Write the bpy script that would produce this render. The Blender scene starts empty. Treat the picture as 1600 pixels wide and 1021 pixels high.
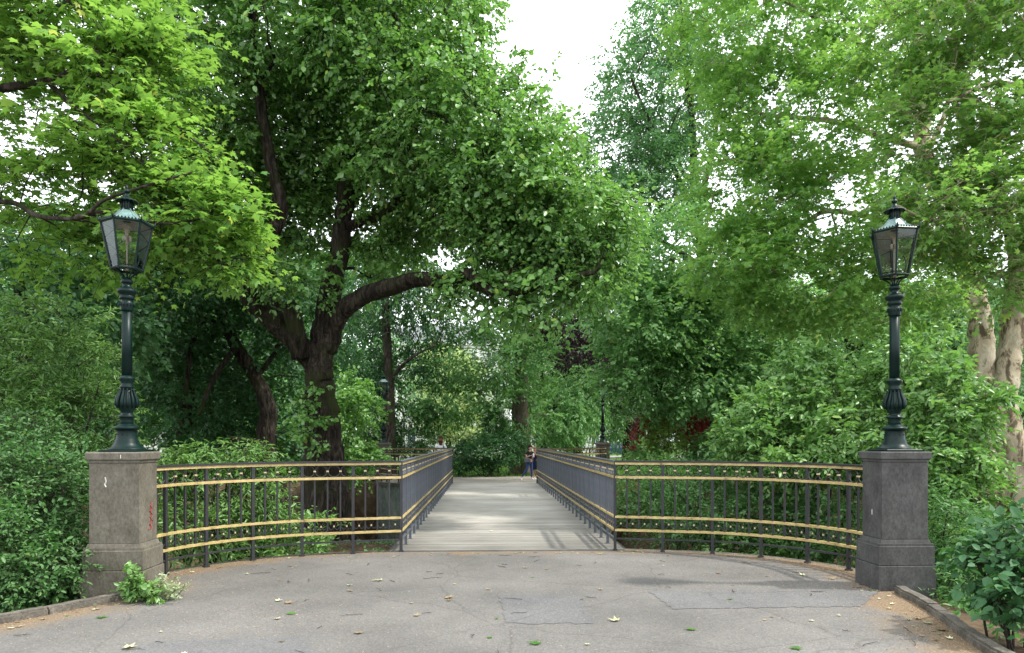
import bpy, bmesh, math, random
import numpy as np
from mathutils import Vector, Matrix, noise as mnoise
random.seed(7)
RNG = np.random.default_rng(7)
S = bpy.context.scene
C = S.collection
rad = math.radians
PI = math.pi

# ------------------------------------------------------------------ helpers
EYE = 1.75
def P(px, py, Z):
    """world point seen at photo pixel px, py at distance Z (measurement helper)"""
    Xc = (px - 800) / 1100 * Z
    z = EYE - (py - 687) / 1100 * Z
    return np.array((Xc * .9993 + Z * .03747 - .362, -Xc * .03747 + Z * .9993, z))

def empty(name, loc, label=None, cat=None, group=None):
    o = bpy.data.objects.new(name, None); C.objects.link(o)
    o.location = loc; o.empty_display_size = .2
    if label: tag(o, label, cat, group)
    return o
def tag(o, label=None, cat=None, group=None, kind=None):
    if label: o['label'] = label
    if cat: o['category'] = cat
    if group: o['group'] = group
    if kind: o['kind'] = kind
    return o
def link(name, me, mats, parent=None, world=True):
    o = bpy.data.objects.new(name, me); C.objects.link(o)
    for m in (mats if isinstance(mats, (list, tuple)) else [mats]):
        me.materials.append(m)
    if parent is not None:
        o.parent = parent
        if world:   # mesh given in world coordinates
            o.matrix_parent_inverse = Matrix.Translation(-Vector(parent.location))
    return o

class MB:
    """small mesh builder"""
    def __init__(s): s.v = []; s.f = []; s.m = []; s.sm = []
    def add(s, vs, fs, m=0, smooth=False):
        b = len(s.v); s.v += [tuple(v) for v in vs]
        for f in fs: s.f.append(tuple(b + i for i in f)); s.m.append(m); s.sm.append(smooth)
    def box(s, c, d, m=0, ang=0, taper=1.0, bev=0.0):
        hx, hy, hz = d[0] / 2, d[1] / 2, d[2] / 2
        ca, sa = math.cos(ang), math.sin(ang)
        vs = []
        rings = [(-hz, 1, 0)] if not bev else [(-hz, 1, bev), (-hz + bev, 1, 0)]
        rings += [(hz, taper, 0)] if not bev else [(hz - bev, taper, 0), (hz, taper, bev)]
        for z, t, b in rings:
            for sx, sy in ((-1, -1), (1, -1), (1, 1), (-1, 1)):
                x = sx * (hx * t - b); y = sy * (hy * t - b)
                vs.append((c[0] + x * ca - y * sa, c[1] + x * sa + y * ca, c[2] + z))
        n = len(rings)
        fs = [(3, 2, 1, 0), (4 * n - 4, 4 * n - 3, 4 * n - 2, 4 * n - 1)]
        for k in range(n - 1):
            for i in range(4):
                j = (i + 1) % 4
                fs.append((4 * k + i, 4 * k + j, 4 * k + 4 + j, 4 * k + 4 + i))
        s.add(vs, fs, m)
    def tube(s, pts, r, n=8, m=0, smooth=True, cap=True):
        pts = [Vector(p) for p in pts]
        rr = r if isinstance(r, (list, tuple)) else [r] * len(pts)
        vs = []; fs = []
        t0 = (pts[1] - pts[0]).normalized()
        up = Vector((0, 0, 1)) if abs(t0.z) < .9 else Vector((1, 0, 0))
        a = t0.cross(up).normalized()
        for i, p in enumerate(pts):
            t = (pts[min(i + 1, len(pts) - 1)] - pts[max(i - 1, 0)])
            t = t.normalized() if t.length > 1e-9 else t0
            a = (a - t * a.dot(t)).normalized(); b = t.cross(a)
            for k in range(n):
                q = 2 * PI * k / n
                vs.append(p + (a * math.cos(q) + b * math.sin(q)) * rr[i])
        for i in range(len(pts) - 1):
            for k in range(n):
                l = (k + 1) % n
                fs.append((i * n + k, i * n + l, (i + 1) * n + l, (i + 1) * n + k))
        if cap:
            fs.append(tuple(range(n - 1, -1, -1))); e = (len(pts) - 1) * n
            fs.append(tuple(range(e, e + n)))
        s.add(vs, fs, m, smooth)
    def lathe(s, prof, c=(0, 0, 0), n=20, m=0, smooth=True, rot=0, cap=True, flute=None):
        if smooth and len(prof) > 2:     # keep sharp arrises: double the ring where the profile turns hard
            q = [prof[0]]
            for a, b, d in zip(prof[:-2], prof[1:-1], prof[2:]):
                u = math.atan2(b[1] - a[1], b[0] - a[0]); w = math.atan2(d[1] - b[1], d[0] - b[0])
                t = abs((w - u + PI) % (2 * PI) - PI)
                if t > rad(38):
                    e = .0012; l1 = math.dist(a, b) or 1; l2 = math.dist(b, d) or 1
                    q += [(b[0] + (a[0] - b[0]) * min(.3, e / l1), b[1] + (a[1] - b[1]) * min(.3, e / l1)), (b[0] + (d[0] - b[0]) * min(.3, e / l2), b[1] + (d[1] - b[1]) * min(.3, e / l2))]
                else: q.append(b)
            prof = q + [prof[-1]]
        vs = []; fs = []
        for i, (r, z) in enumerate(prof):
            for k in range(n):
                q = 2 * PI * k / n + rot
                rr = r
                if flute and flute[0] <= z <= flute[1]: rr = r * (1 + flute[2] * (1 if k % 2 else -1))
                vs.append((c[0] + rr * math.cos(q), c[1] + rr * math.sin(q), c[2] + z))
        for i in range(len(prof) - 1):
            for k in range(n):
                l = (k + 1) % n
                fs.append((i * n + k, i * n + l, (i + 1) * n + l, (i + 1) * n + k))
        if cap:
            fs.append(tuple(range(n - 1, -1, -1))); e = (len(prof) - 1) * n
            fs.append(tuple(range(e, e + n)))
        s.add(vs, fs, m, smooth)
    def sweep(s, pts, w, h, z, m=0):
        """rectangular bar swept horizontally along pts (x,y), bottom z, height h, width w"""
        vs = []; fs = []; N = len(pts)
        for i in range(N):
            a = pts[max(i - 1, 0)]; b = pts[min(i + 1, N - 1)]
            tx, ty = b[0] - a[0], b[1] - a[1]; l = math.hypot(tx, ty); nx, ny = -ty / l, tx / l
            for o, zz in ((-w / 2, z), (w / 2, z), (w / 2, z + h), (-w / 2, z + h)):
                vs.append((pts[i][0] + nx * o, pts[i][1] + ny * o, zz))
        for i in range(N - 1):
            for k in range(4):
                l = (k + 1) % 4
                fs.append((4 * i + k, 4 * i + l, 4 * i + 4 + l, 4 * i + 4 + k))
        fs.append((3, 2, 1, 0)); e = 4 * (N - 1); fs.append((e, e + 1, e + 2, e + 3))
        s.add(vs, fs, m)
    def mesh(s, name='m'):
        me = bpy.data.meshes.new(name); me.from_pydata(s.v, [], s.f)
        me.polygons.foreach_set('material_index', s.m); me.polygons.foreach_set('use_smooth', s.sm)
        me.update(); return me
    def build(s, name, mats, parent=None, world=True):
        return link(name, s.mesh(name), mats, parent, world)

def crom(pts, sub):
    """catmull-rom through rows of an array"""
    p = np.array(pts, float); n = len(p); out = []
    for i in range(n - 1):
        a, b, c, d = p[max(i - 1, 0)], p[i], p[i + 1], p[min(i + 2, n - 1)]
        if i == 0: a = 2 * b - c
        if i + 2 > n - 1: d = 2 * c - b
        for k in range(sub):
            t = k / sub
            out.append(.5 * ((2 * b) + (c - a) * t + (2 * a - 5 * b + 4 * c - d) * t * t + (3 * b - a - 3 * c + d) * t ** 3))
    out.append(p[-1]); return np.array(out)

# ------------------------------------------------------------------ materials
def mat(name):
    m = bpy.data.materials.new(name); m.use_nodes = True
    nt = m.node_tree; nt.nodes.clear(); return m, nt.nodes, nt.links
def N(ns, t, **k):
    n = ns.new('ShaderNode' + t)
    for a, v in k.items():
        if a.startswith('i_'):
            key = a[2:]; key = int(key) if key.isdigit() else key.replace('_', ' ')
            n.inputs[key].default_value = v
        else: setattr(n, a, v)
    return n
def ramp(ns, stops, interp='LINEAR'):
    r = ns.new('ShaderNodeValToRGB'); r.color_ramp.interpolation = interp
    e = r.color_ramp.elements
    while len(e) < len(stops): e.new(.5)
    for k, (p, c) in enumerate(stops): e[k].position = p; e[k].color = (*c, 1) if len(c) == 3 else c
    return r
def rgba(c): return (*c, 1)

def surf(name, stops, scale=5, rough=.7, bump=.3, bdist=.01, detail=6, spec=.3, metal=0, scale2=None, mul=None, stretch=None, coat=0):
    """noise coloured surface with bump in object space"""
    m, ns, L = mat(name)
    out = N(ns, 'OutputMaterial'); bs = N(ns, 'BsdfPrincipled', i_Roughness=rough, i_Metallic=metal)
    bs.inputs['Specular IOR Level'].default_value = spec
    tc = N(ns, 'TexCoord'); src = tc.outputs['Object']
    if stretch:
        mp = N(ns, 'Mapping'); mp.inputs['Scale'].default_value = stretch
        L.new(src, mp.inputs[0]); src = mp.outputs[0]
    n1 = N(ns, 'TexNoise', i_Scale=scale, i_Detail=detail, i_Roughness=.65)
    L.new(src, n1.inputs['Vector'])
    r = ramp(ns, stops); L.new(n1.outputs[0], r.inputs[0]); col = r.outputs[0]
    n2 = N(ns, 'TexNoise', i_Scale=scale2 or scale * 9, i_Detail=5, i_Roughness=.7)
    L.new(src, n2.inputs['Vector'])
    mx = N(ns, 'MixRGB', blend_type='MULTIPLY'); mx.inputs[0].default_value = 1 if mul is None else mul
    r2 = ramp(ns, [(.3, (.62, .62, .62)), (.7, (1.25, 1.25, 1.25))]); L.new(n2.outputs[0], r2.inputs[0])
    L.new(col, mx.inputs[1]); L.new(r2.outputs[0], mx.inputs[2])
    L.new(mx.outputs[0], bs.inputs['Base Color'])
    bp = N(ns, 'Bump', i_Strength=bump, i_Distance=bdist); L.new(n2.outputs[0], bp.inputs['Height'])
    L.new(bp.outputs[0], bs.inputs['Normal'])
    rr = N(ns, 'MapRange'); rr.inputs[3].default_value = rough - .12; rr.inputs[4].default_value = min(1, rough + .12)
    L.new(n1.outputs[0], rr.inputs[0]); L.new(rr.outputs[0], bs.inputs['Roughness'])
    L.new(bs.outputs[0], out.inputs[0]); return m

def leafmat(name, dark, light, trans, tfac=.4, rough=.45, spec=.35, jitv=0):
    m, ns, L = mat(name)
    out = N(ns, 'OutputMaterial')
    a = N(ns, 'Attribute', attribute_name='v'); b = N(ns, 'Attribute', attribute_name='c')
    mx = N(ns, 'MixRGB'); mx.inputs[1].default_value = rgba(dark); mx.inputs[2].default_value = rgba(light)
    add = N(ns, 'Math', operation='MULTIPLY_ADD'); add.inputs[1].default_value = .45
    L.new(a.outputs['Fac'], add.inputs[0])
    mb = N(ns, 'Math', operation='MULTIPLY'); mb.inputs[1].default_value = .55; L.new(b.outputs['Fac'], mb.inputs[0])
    L.new(mb.outputs[0], add.inputs[2]); L.new(add.outputs[0], mx.inputs[0])
    bs = N(ns, 'BsdfPrincipled', i_Roughness=rough); bs.inputs['Specular IOR Level'].default_value = spec
    # a few sallow leaves, and paler matt undersides
    gt = N(ns, 'Math', operation='GREATER_THAN'); gt.inputs[1].default_value = .965; L.new(a.outputs['Fac'], gt.inputs[0])
    my = N(ns, 'MixRGB'); my.inputs[2].default_value = rgba([light[0] * 1.9, light[1] * 1.15, light[2]]); L.new(gt.outputs[0], my.inputs[0]); L.new(mx.outputs[0], my.inputs[1])
    ge = N(ns, 'NewGeometry'); mu = N(ns, 'MixRGB'); mu.inputs[2].default_value = rgba([light[0] * 1.25 + .02, light[1] * 1.1 + .02, light[2] * 1.3 + .02])
    hb = N(ns, 'Math', operation='MULTIPLY'); hb.inputs[1].default_value = .6; L.new(ge.outputs['Backfacing'], hb.inputs[0]); L.new(hb.outputs[0], mu.inputs[0]); L.new(my.outputs[0], mu.inputs[1])
    L.new(mu.outputs[0], bs.inputs['Base Color'])
    tr = N(ns, 'BsdfTranslucent')
    mt = N(ns, 'MixRGB'); mt.inputs[1].default_value = rgba([x * .7 for x in trans]); mt.inputs[2].default_value = rgba(trans)
    L.new(add.outputs[0], mt.inputs[0]); L.new(mt.outputs[0], tr.inputs[0])
    ms = N(ns, 'MixShader'); ms.inputs[0].default_value = tfac
    L.new(bs.outputs[0], ms.inputs[1]); L.new(tr.outputs[0], ms.inputs[2]); L.new(ms.outputs[0], out.inputs[0])
    return m

M = {}
LB = 1.35
def LM(name, d, l, t, **k): M[name] = leafmat('leaf_' + name, [x * LB for x in d], [x * LB for x in l], [x * LB for x in t], **k)
LM('deep', (.012, .045, .016), (.035, .11, .035), (.06, .17, .03), tfac=.35)
LM('maple', (.04, .13, .025), (.17, .325, .06), (.26, .48, .07), tfac=.45)
LM('oak', (.012, .055, .016), (.15, .32, .075), (.19, .40, .06), tfac=.42, rough=.36, spec=.8)
LM('plane', (.03, .11, .022), (.15, .31, .065), (.24, .45, .075), tfac=.45, spec=.6)
LM('blue', (.02, .075, .032), (.10, .235, .09), (.14, .31, .08), tfac=.38, spec=.6)
LM('dark', (.015, .06, .018), (.085, .20, .055), (.1, .26, .05), tfac=.38)
LM('soft', (.03, .10, .035), (.12, .27, .085), (.19, .38, .09), tfac=.42)  # leaf colour lightened in place of distance haze
LM('pale', (.12, .2, .07), (.3, .4, .16), (.4, .52, .18), tfac=.45)  # far foliage: haze put in as a lighter leaf colour
LM('purple', (.018, .014, .018), (.042, .028, .034), (.05, .03, .03), tfac=.3)
LM('red', (.06, .025, .03), (.18, .055, .075), (.16, .05, .06), tfac=.35)
LM('lime', (.05, .12, .02), (.14, .24, .045), (.2, .32, .05), tfac=.45)
LM('elder', (.018, .07, .016), (.125, .265, .062), (.18, .37, .06), tfac=.4, rough=.4, spec=.6)
LM('glossy', (.015, .055, .02), (.04, .12, .04), (.07, .2, .035), tfac=.3, rough=.55, spec=.25)
LM('variegated', (.08, .17, .06), (.32, .38, .22), (.35, .45, .2), tfac=.35)
LM('grass', (.03, .08, .015), (.09, .2, .03), (.15, .3, .03), tfac=.3)
LM('litter', (.10, .075, .045), (.33, .26, .16), (.2, .15, .08), tfac=.15, rough=.8, spec=.15)
LM('fallen', (.18, .2, .1), (.5, .5, .33), (.3, .3, .12), tfac=.15, rough=.7, spec=.2)

def bark(name, stops, moss=None, mscale=2.0, vs=(1, 1, .22), bump=.9, dist=.05, scale=9, interp='LINEAR'):
    m, ns, L = mat(name)
    out = N(ns, 'OutputMaterial'); bs = N(ns, 'BsdfPrincipled', i_Roughness=.9); bs.inputs['Specular IOR Level'].default_value = .15
    tc = N(ns, 'TexCoord'); mp = N(ns, 'Mapping'); mp.inputs['Scale'].default_value = vs; L.new(tc.outputs['Object'], mp.inputs[0])
    n1 = N(ns, 'TexNoise', i_Scale=scale, i_Detail=8, i_Roughness=.7, i_Distortion=.6); L.new(mp.outputs[0], n1.inputs['Vector'])
    r = ramp(ns, stops, interp); L.new(n1.outputs[0], r.inputs[0]); col = r.outputs[0]
    if moss:
        n2 = N(ns, 'TexNoise', i_Scale=mscale, i_Detail=6); L.new(tc.outputs['Object'], n2.inputs['Vector'])
        r2 = ramp(ns, [(.5, (0, 0, 0)), (.66, (1, 1, 1))]); L.new(n2.outputs[0], r2.inputs[0])
        mx = N(ns, 'MixRGB'); mx.inputs[2].default_value = rgba(moss); L.new(r2.outputs[0], mx.inputs[0]); L.new(col, mx.inputs[1]); col = mx.outputs[0]
    L.new(col, bs.inputs['Base Color'])
    bp = N(ns, 'Bump', i_Strength=bump, i_Distance=dist); L.new(n1.outputs[0], bp.inputs['Height']); L.new(bp.outputs[0], bs.inputs['Normal'])
    L.new(bs.outputs[0], out.inputs[0]); return m
M['bark'] = bark('dark_furrowed_bark', [(.36, (.01, .008, .007)), (.5, (.045, .036, .03)), (.66, (.12, .1, .085))], moss=(.03, .04, .014), scale=12)
M['barkm'] = bark('mossy_bark', [(.36, (.006, .005, .004)), (.5, (.028, .022, .017)), (.64, (.085, .07, .055))], moss=(.03, .038, .012), mscale=1.2, scale=13, bump=1, dist=.08)
M['barkg'] = bark('grey_brown_bark', [(.3, (.06, .045, .035)), (.55, (.16, .13, .105)), (.75, (.28, .24, .2))], scale=6)
M['barkp'] = bark('mottled_plane_bark', [(0, (.09, .07, .045)), (.43, (.19, .155, .1)), (.48, (.36, .31, .215)), (.56, (.44, .4, .3)), (.64, (.24, .215, .14))], vs=(1, 1, .5), bump=.5, dist=.03, scale=3.6, interp='CONSTANT')
M['stone'] = surf('pier_stone', [(.3, (.09, .08, .06)), (.5, (.135, .122, .096)), (.7, (.175, .16, .13))], scale=4, rough=.85, bump=.5, bdist=.006, scale2=38, stretch=(1, 1, .65))
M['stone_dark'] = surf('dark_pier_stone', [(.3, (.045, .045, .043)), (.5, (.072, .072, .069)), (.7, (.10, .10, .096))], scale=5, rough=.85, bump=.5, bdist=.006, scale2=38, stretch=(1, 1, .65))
M['quay'] = surf('wet_quay_stone', [(.3, (.06, .085, .075)), (.5, (.14, .17, .15)), (.7, (.24, .26, .23))], scale=1.8, rough=.8, bump=.4, scale2=14, stretch=(1, 1, .5))
M['kerb'] = surf('kerb_stone', [(.3, (.07, .062, .05)), (.5, (.12, .108, .09)), (.7, (.2, .18, .15))], scale=5, rough=.9, bump=.6, bdist=.012, scale2=40)
M['iron'] = surf('grey_painted_iron', [(.3, (.022, .022, .024)), (.6, (.036, .037, .04)), (.8, (.07, .062, .056))], scale=7, rough=.55, bump=.2, spec=.3, bdist=.003, scale2=50, mul=.5)
M['iron_lit'] = surf('grey_iron_lit_tone', [(.3, (.06, .07, .088)), (.6, (.09, .103, .127)), (.8, (.14, .152, .178))], scale=7, rough=.4, bump=.1, spec=.6, bdist=.003, scale2=50, mul=.5)  # railing iron with light reflected off the bridge-side faces put into its colour
M['gold'] = surf('worn_gold_paint', [(.28, (.13, .1, .045)), (.4, (.4, .3, .12)), (.7, (.58, .45, .2))], scale=9, rough=.55, bump=.15, spec=.4, bdist=.003, scale2=60, mul=.6)
M['gold_light'] = surf('pale_gold_clip', [(.3, (.38, .3, .16)), (.7, (.62, .52, .32))], scale=9, rough=.5, bump=.1)
M['lamp'] = surf('dark_green_cast_iron', [(.3, (.002, .010, .009)), (.6, (.004, .018, .0155)), (.8, (.012, .036, .03))], scale=6, rough=.36, bump=.15, spec=.2, bdist=.003, scale2=40, mul=.6)
M['roof'] = surf('lantern_roof_metal', [(.3, (.09, .17, .16)), (.7, (.22, .34, .32))], scale=4, rough=.35, bump=.1, spec=.6)
M['white'] = surf('white_enamel', [(.3, (.6, .62, .6)), (.7, (.8, .8, .78))], scale=5, rough=.5, bump=.05)
M['brass'] = surf('burner_brass', [(.3, (.2, .16, .12)), (.7, (.36, .3, .22))], scale=9, rough=.4, bump=.1)
M['water'] = None

def glassmat():
    m, ns, L = mat('lantern_glass')
    out = N(ns, 'OutputMaterial'); g = N(ns, 'BsdfGlossy', i_Roughness=.05); g.inputs[0].default_value = (.9, 1, 1, 1)
    t = N(ns, 'BsdfTransparent'); t.inputs[0].default_value = (.93, .98, .98, 1)
    d = N(ns, 'BsdfDiffuse'); d.inputs[0].default_value = (.5, .6, .62, 1)
    fr = N(ns, 'Fresnel', i_IOR=1.5)
    m1 = N(ns, 'MixShader'); m2 = N(ns, 'MixShader')
    tc = N(ns, 'TexCoord'); n = N(ns, 'TexNoise', i_Scale=6, i_Detail=6); L.new(tc.outputs['Object'], n.inputs['Vector'])
    r = ramp(ns, [(.5, (.0,) * 3), (.8, (.05,) * 3)]); L.new(n.outputs[0], r.inputs[0])
    L.new(r.outputs[0], m1.inputs[0]); L.new(t.outputs[0], m1.inputs[1]); L.new(d.outputs[0], m1.inputs[2])
    L.new(fr.outputs[0], m2.inputs[0]); L.new(m1.outputs[0], m2.inputs[1]); L.new(g.outputs[0], m2.inputs[2])
    L.new(m2.outputs[0], out.inputs[0]); return m
M['glass'] = glassmat()

def watermat():
    m, ns, L = mat('murky_water')
    out = N(ns, 'OutputMaterial'); bs = N(ns, 'BsdfPrincipled', i_Roughness=.06); bs.inputs['Base Color'].default_value = (.045, .05, .03, 1)
    tc = N(ns, 'TexCoord'); n = N(ns, 'TexNoise', i_Scale=2.5, i_Detail=4); L.new(tc.outputs['Object'], n.inputs['Vector'])
    bp = N(ns, 'Bump', i_Strength=.12, i_Distance=.05); L.new(n.outputs[0], bp.inputs['Height']); L.new(bp.outputs[0], bs.inputs['Normal'])
    L.new(bs.outputs[0], out.inputs[0]); return m
M['water'] = watermat()

def asphalt(name, c0, c1, dust=True, hi=1.0):
    """aggregate asphalt; attribute 'edge' (0 middle .. 1 border) adds sandy litter"""
    m, ns, L = mat(name)
    out = N(ns, 'OutputMaterial'); bs = N(ns, 'BsdfPrincipled', i_Roughness=.85); bs.inputs['Specular IOR Level'].default_value = .25
    tc = N(ns, 'TexCoord')
    big = N(ns, 'TexNoise', i_Scale=.55, i_Detail=7, i_Roughness=.62); L.new(tc.outputs['Object'], big.inputs['Vector'])
    r = ramp(ns, [(.32, c0), (.68, c1)]); L.new(big.outputs[0], r.inputs[0])
    vo = N(ns, 'TexVoronoi', i_Scale=75); L.new(tc.outputs['Object'], vo.inputs['Vector'])
    bw = N(ns, 'RGBToBW'); L.new(vo.outputs['Color'], bw.inputs[0])
    rv = ramp(ns, [(.1, (.6, .58, .56)), (.5, (.98, .96, .94)), (.9, (1.5, 1.44, 1.36))]); L.new(bw.outputs[0], rv.inputs[0])
    mx = N(ns, 'MixRGB', blend_type='MULTIPLY'); mx.inputs[0].default_value = .5
    L.new(r.outputs[0], mx.inputs[1]); L.new(rv.outputs[0], mx.inputs[2]); col = mx.outputs[0]
    # cracks
    cv = N(ns, 'TexVoronoi', feature='DISTANCE_TO_EDGE', i_Scale=.55)
    nd = N(ns, 'TexNoise', i_Scale=2.2, i_Detail=5); L.new(tc.outputs['Object'], nd.inputs['Vector'])
    mv = N(ns, 'MixRGB'); mv.inputs[0].default_value = .18; L.new(tc.outputs['Object'], mv.inputs[1]); L.new(nd.outputs['Color'], mv.inputs[2]); L.new(mv.outputs[0], cv.inputs['Vector'])
    rc = ramp(ns, [(.0, (.5, .48, .46)), (.005, (1, 1, 1))]); L.new(cv.outputs['Distance'], rc.inputs[0])
    mc = N(ns, 'MixRGB', blend_type='MULTIPLY'); mc.inputs[0].default_value = .5; L.new(col, mc.inputs[1]); L.new(rc.outputs[0], mc.inputs[2]); col = mc.outputs[0]
    if dust:
        at = N(ns, 'Attribute', attribute_name='edge')
        n2 = N(ns, 'TexNoise', i_Scale=1.7, i_Detail=8, i_Roughness=.7); L.new(tc.outputs['Object'], n2.inputs['Vector'])
        n3 = N(ns, 'TexNoise', i_Scale=55, i_Detail=3, i_Roughness=.7); L.new(tc.outputs['Object'], n3.inputs['Vector'])
        ad = N(ns, 'Math', operation='ADD'); L.new(n2.outputs[0], ad.inputs[0]); L.new(at.outputs['Fac'], ad.inputs[1])
        a2 = N(ns, 'Math', operation='MULTIPLY_ADD'); a2.inputs[1].default_value = .5; L.new(n3.outputs[0], a2.inputs[0]); L.new(ad.outputs[0], a2.inputs[2])
        rd = ramp(ns, [(.0, (0, 0, 0)), (.74, (0, 0, 0)), (.93, (.8, .8, .8))])
        sb = N(ns, 'Math', operation='MULTIPLY'); sb.inputs[1].default_value = .82; L.new(a2.outputs[0], sb.inputs[0]); L.new(sb.outputs[0], rd.inputs[0])
        rs = ramp(ns, [(.3, (.1, .062, .03)), (.5, (.2, .135, .075)), (.7, (.33, .24, .14))]); L.new(n3.outputs[0], rs.inputs[0])
        md = N(ns, 'MixRGB'); L.new(rd.outputs[0], md.inputs[0]); L.new(col, md.inputs[1]); L.new(rs.outputs[0], md.inputs[2]); col = md.outputs[0]
    L.new(col, bs.inputs['Base Color'])
    bp = N(ns, 'Bump', i_Strength=.5, i_Distance=.006); L.new(bw.outputs[0], bp.inputs['Height']); L.new(bp.outputs[0], bs.inputs['Normal'])
    L.new(bs.outputs[0], out.inputs[0]); return m
M['asphalt'] = asphalt('worn_asphalt', (.105, .102, .098), (.175, .170, .163))
M['patch'] = asphalt('repair_asphalt', (.105, .107, .111), (.158, .159, .161))
M['far_path'] = asphalt('far_path_surface', (.2, .185, .16), (.3, .28, .25), dust=False)

def plankmat():
    m, ns, L = mat('weathered_deck_planks')
    out = N(ns, 'OutputMaterial'); bs = N(ns, 'BsdfPrincipled', i_Roughness=.7); bs.inputs['Specular IOR Level'].default_value = .3
    tc = N(ns, 'TexCoord'); mp = N(ns, 'Mapping'); mp.inputs['Scale'].default_value = (.7, 9, 9); L.new(tc.outputs['Object'], mp.inputs[0])
    n = N(ns, 'TexNoise', i_Scale=5, i_Detail=7, i_Roughness=.7); L.new(mp.outputs[0], n.inputs['Vector'])
    r = ramp(ns, [(.3, (.34, .325, .295)), (.5, (.44, .422, .385)), (.7, (.53, .51, .47))]); L.new(n.outputs[0], r.inputs[0])
    a = N(ns, 'Attribute', attribute_name='v')
    ra = ramp(ns, [(0, (.82, .81, .80)), (1, (1.1, 1.1, 1.1))]); L.new(a.outputs['Fac'], ra.inputs[0])
    mx = N(ns, 'MixRGB', blend_type='MULTIPLY'); mx.inputs[0].default_value = 1; L.new(r.outputs[0], mx.inputs[1]); L.new(ra.outputs[0], mx.inputs[2])
    b = N(ns, 'TexNoise', i_Scale=.8, i_Detail=6); L.new(tc.outputs['Object'], b.inputs['Vector'])
    rb = ramp(ns, [(.35, (.8, .79, .78)), (.65, (1.1, 1.1, 1.1))]); L.new(b.outputs[0], rb.inputs[0])
    m2 = N(ns, 'MixRGB', blend_type='MULTIPLY'); m2.inputs[0].default_value = 1; L.new(mx.outputs[0], m2.inputs[1]); L.new(rb.outputs[0], m2.inputs[2])
    # boards darken towards the near end and along both railings
    sx = N(ns, 'SeparateXYZ'); L.new(tc.outputs['Object'], sx.inputs[0])
    my = N(ns, 'MapRange'); my.inputs[1].default_value = 11.0; my.inputs[2].default_value = 15.5; my.inputs[3].default_value = .42; my.inputs[4].default_value = 1
    L.new(sx.outputs['Y'], my.inputs[0])
    ax = N(ns, 'Math', operation='ABSOLUTE'); L.new(sx.outputs['X'], ax.inputs[0])
    mxr = N(ns, 'MapRange'); mxr.inputs[1].default_value = 1.25; mxr.inputs[2].default_value = 1.8; mxr.inputs[3].default_value = 1; mxr.inputs[4].default_value = .72
    L.new(ax.outputs[0], mxr.inputs[0])
    mm = N(ns, 'Math', operation='MULTIPLY'); L.new(my.outputs[0], mm.inputs[0]); L.new(mxr.outputs[0], mm.inputs[1])
    m3 = N(ns, 'MixRGB', blend_type='MULTIPLY'); m3.inputs[0].default_value = 1; L.new(m2.outputs[0], m3.inputs[1]); L.new(mm.outputs[0], m3.inputs[2])
    L.new(m3.outputs[0], bs.inputs['Base Color'])
    bp = N(ns, 'Bump', i_Strength=.3, i_Distance=.004); L.new(n.outputs[0], bp.inputs['Height']); L.new(bp.outputs[0], bs.inputs['Normal'])
    L.new(bs.outputs[0], out.inputs[0]); return m
M['plank'] = plankmat()

def groundmat():
    m, ns, L = mat('earth_and_grass')
    out = N(ns, 'OutputMaterial'); bs = N(ns, 'BsdfPrincipled', i_Roughness=.95); bs.inputs['Specular IOR Level'].default_value = .1
    tc = N(ns, 'TexCoord')
    n = N(ns, 'TexNoise', i_Scale=3, i_Detail=9, i_Roughness=.7); L.new(tc.outputs['Object'], n.inputs['Vector'])
    r = ramp(ns, [(.3, (.03, .02, .013)), (.5, (.085, .06, .038)), (.7, (.17, .125, .08))]); L.new(n.outputs[0], r.inputs[0])
    g = N(ns, 'TexNoise', i_Scale=11, i_Detail=6); L.new(tc.outputs['Object'], g.inputs['Vector'])
    rg = ramp(ns, [(.3, (.03, .07, .015)), (.7, (.1, .2, .035))]); L.new(g.outputs[0], rg.inputs[0])
    at = N(ns, 'Attribute', attribute_name='grass')
    mx = N(ns, 'MixRGB'); L.new(at.outputs['Fac'], mx.inputs[0]); L.new(r.outputs[0], mx.inputs[1]); L.new(rg.outputs[0], mx.inputs[2])
    L.new(mx.outputs[0], bs.inputs['Base Color'])
    bp = N(ns, 'Bump', i_Strength=.8, i_Distance=.05); L.new(n.outputs[0], bp.inputs['Height']); L.new(bp.outputs[0], bs.inputs['Normal'])
    L.new(bs.outputs[0], out.inputs[0]); return m
M['ground'] = groundmat()
def flat(name, c, rough=.7, spec=.3): 
    return surf(name, [(.3, [x * .85 for x in c]), (.7, [x * 1.1 for x in c])], scale=8, rough=rough, bump=.1, spec=spec, mul=.35)

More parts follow.
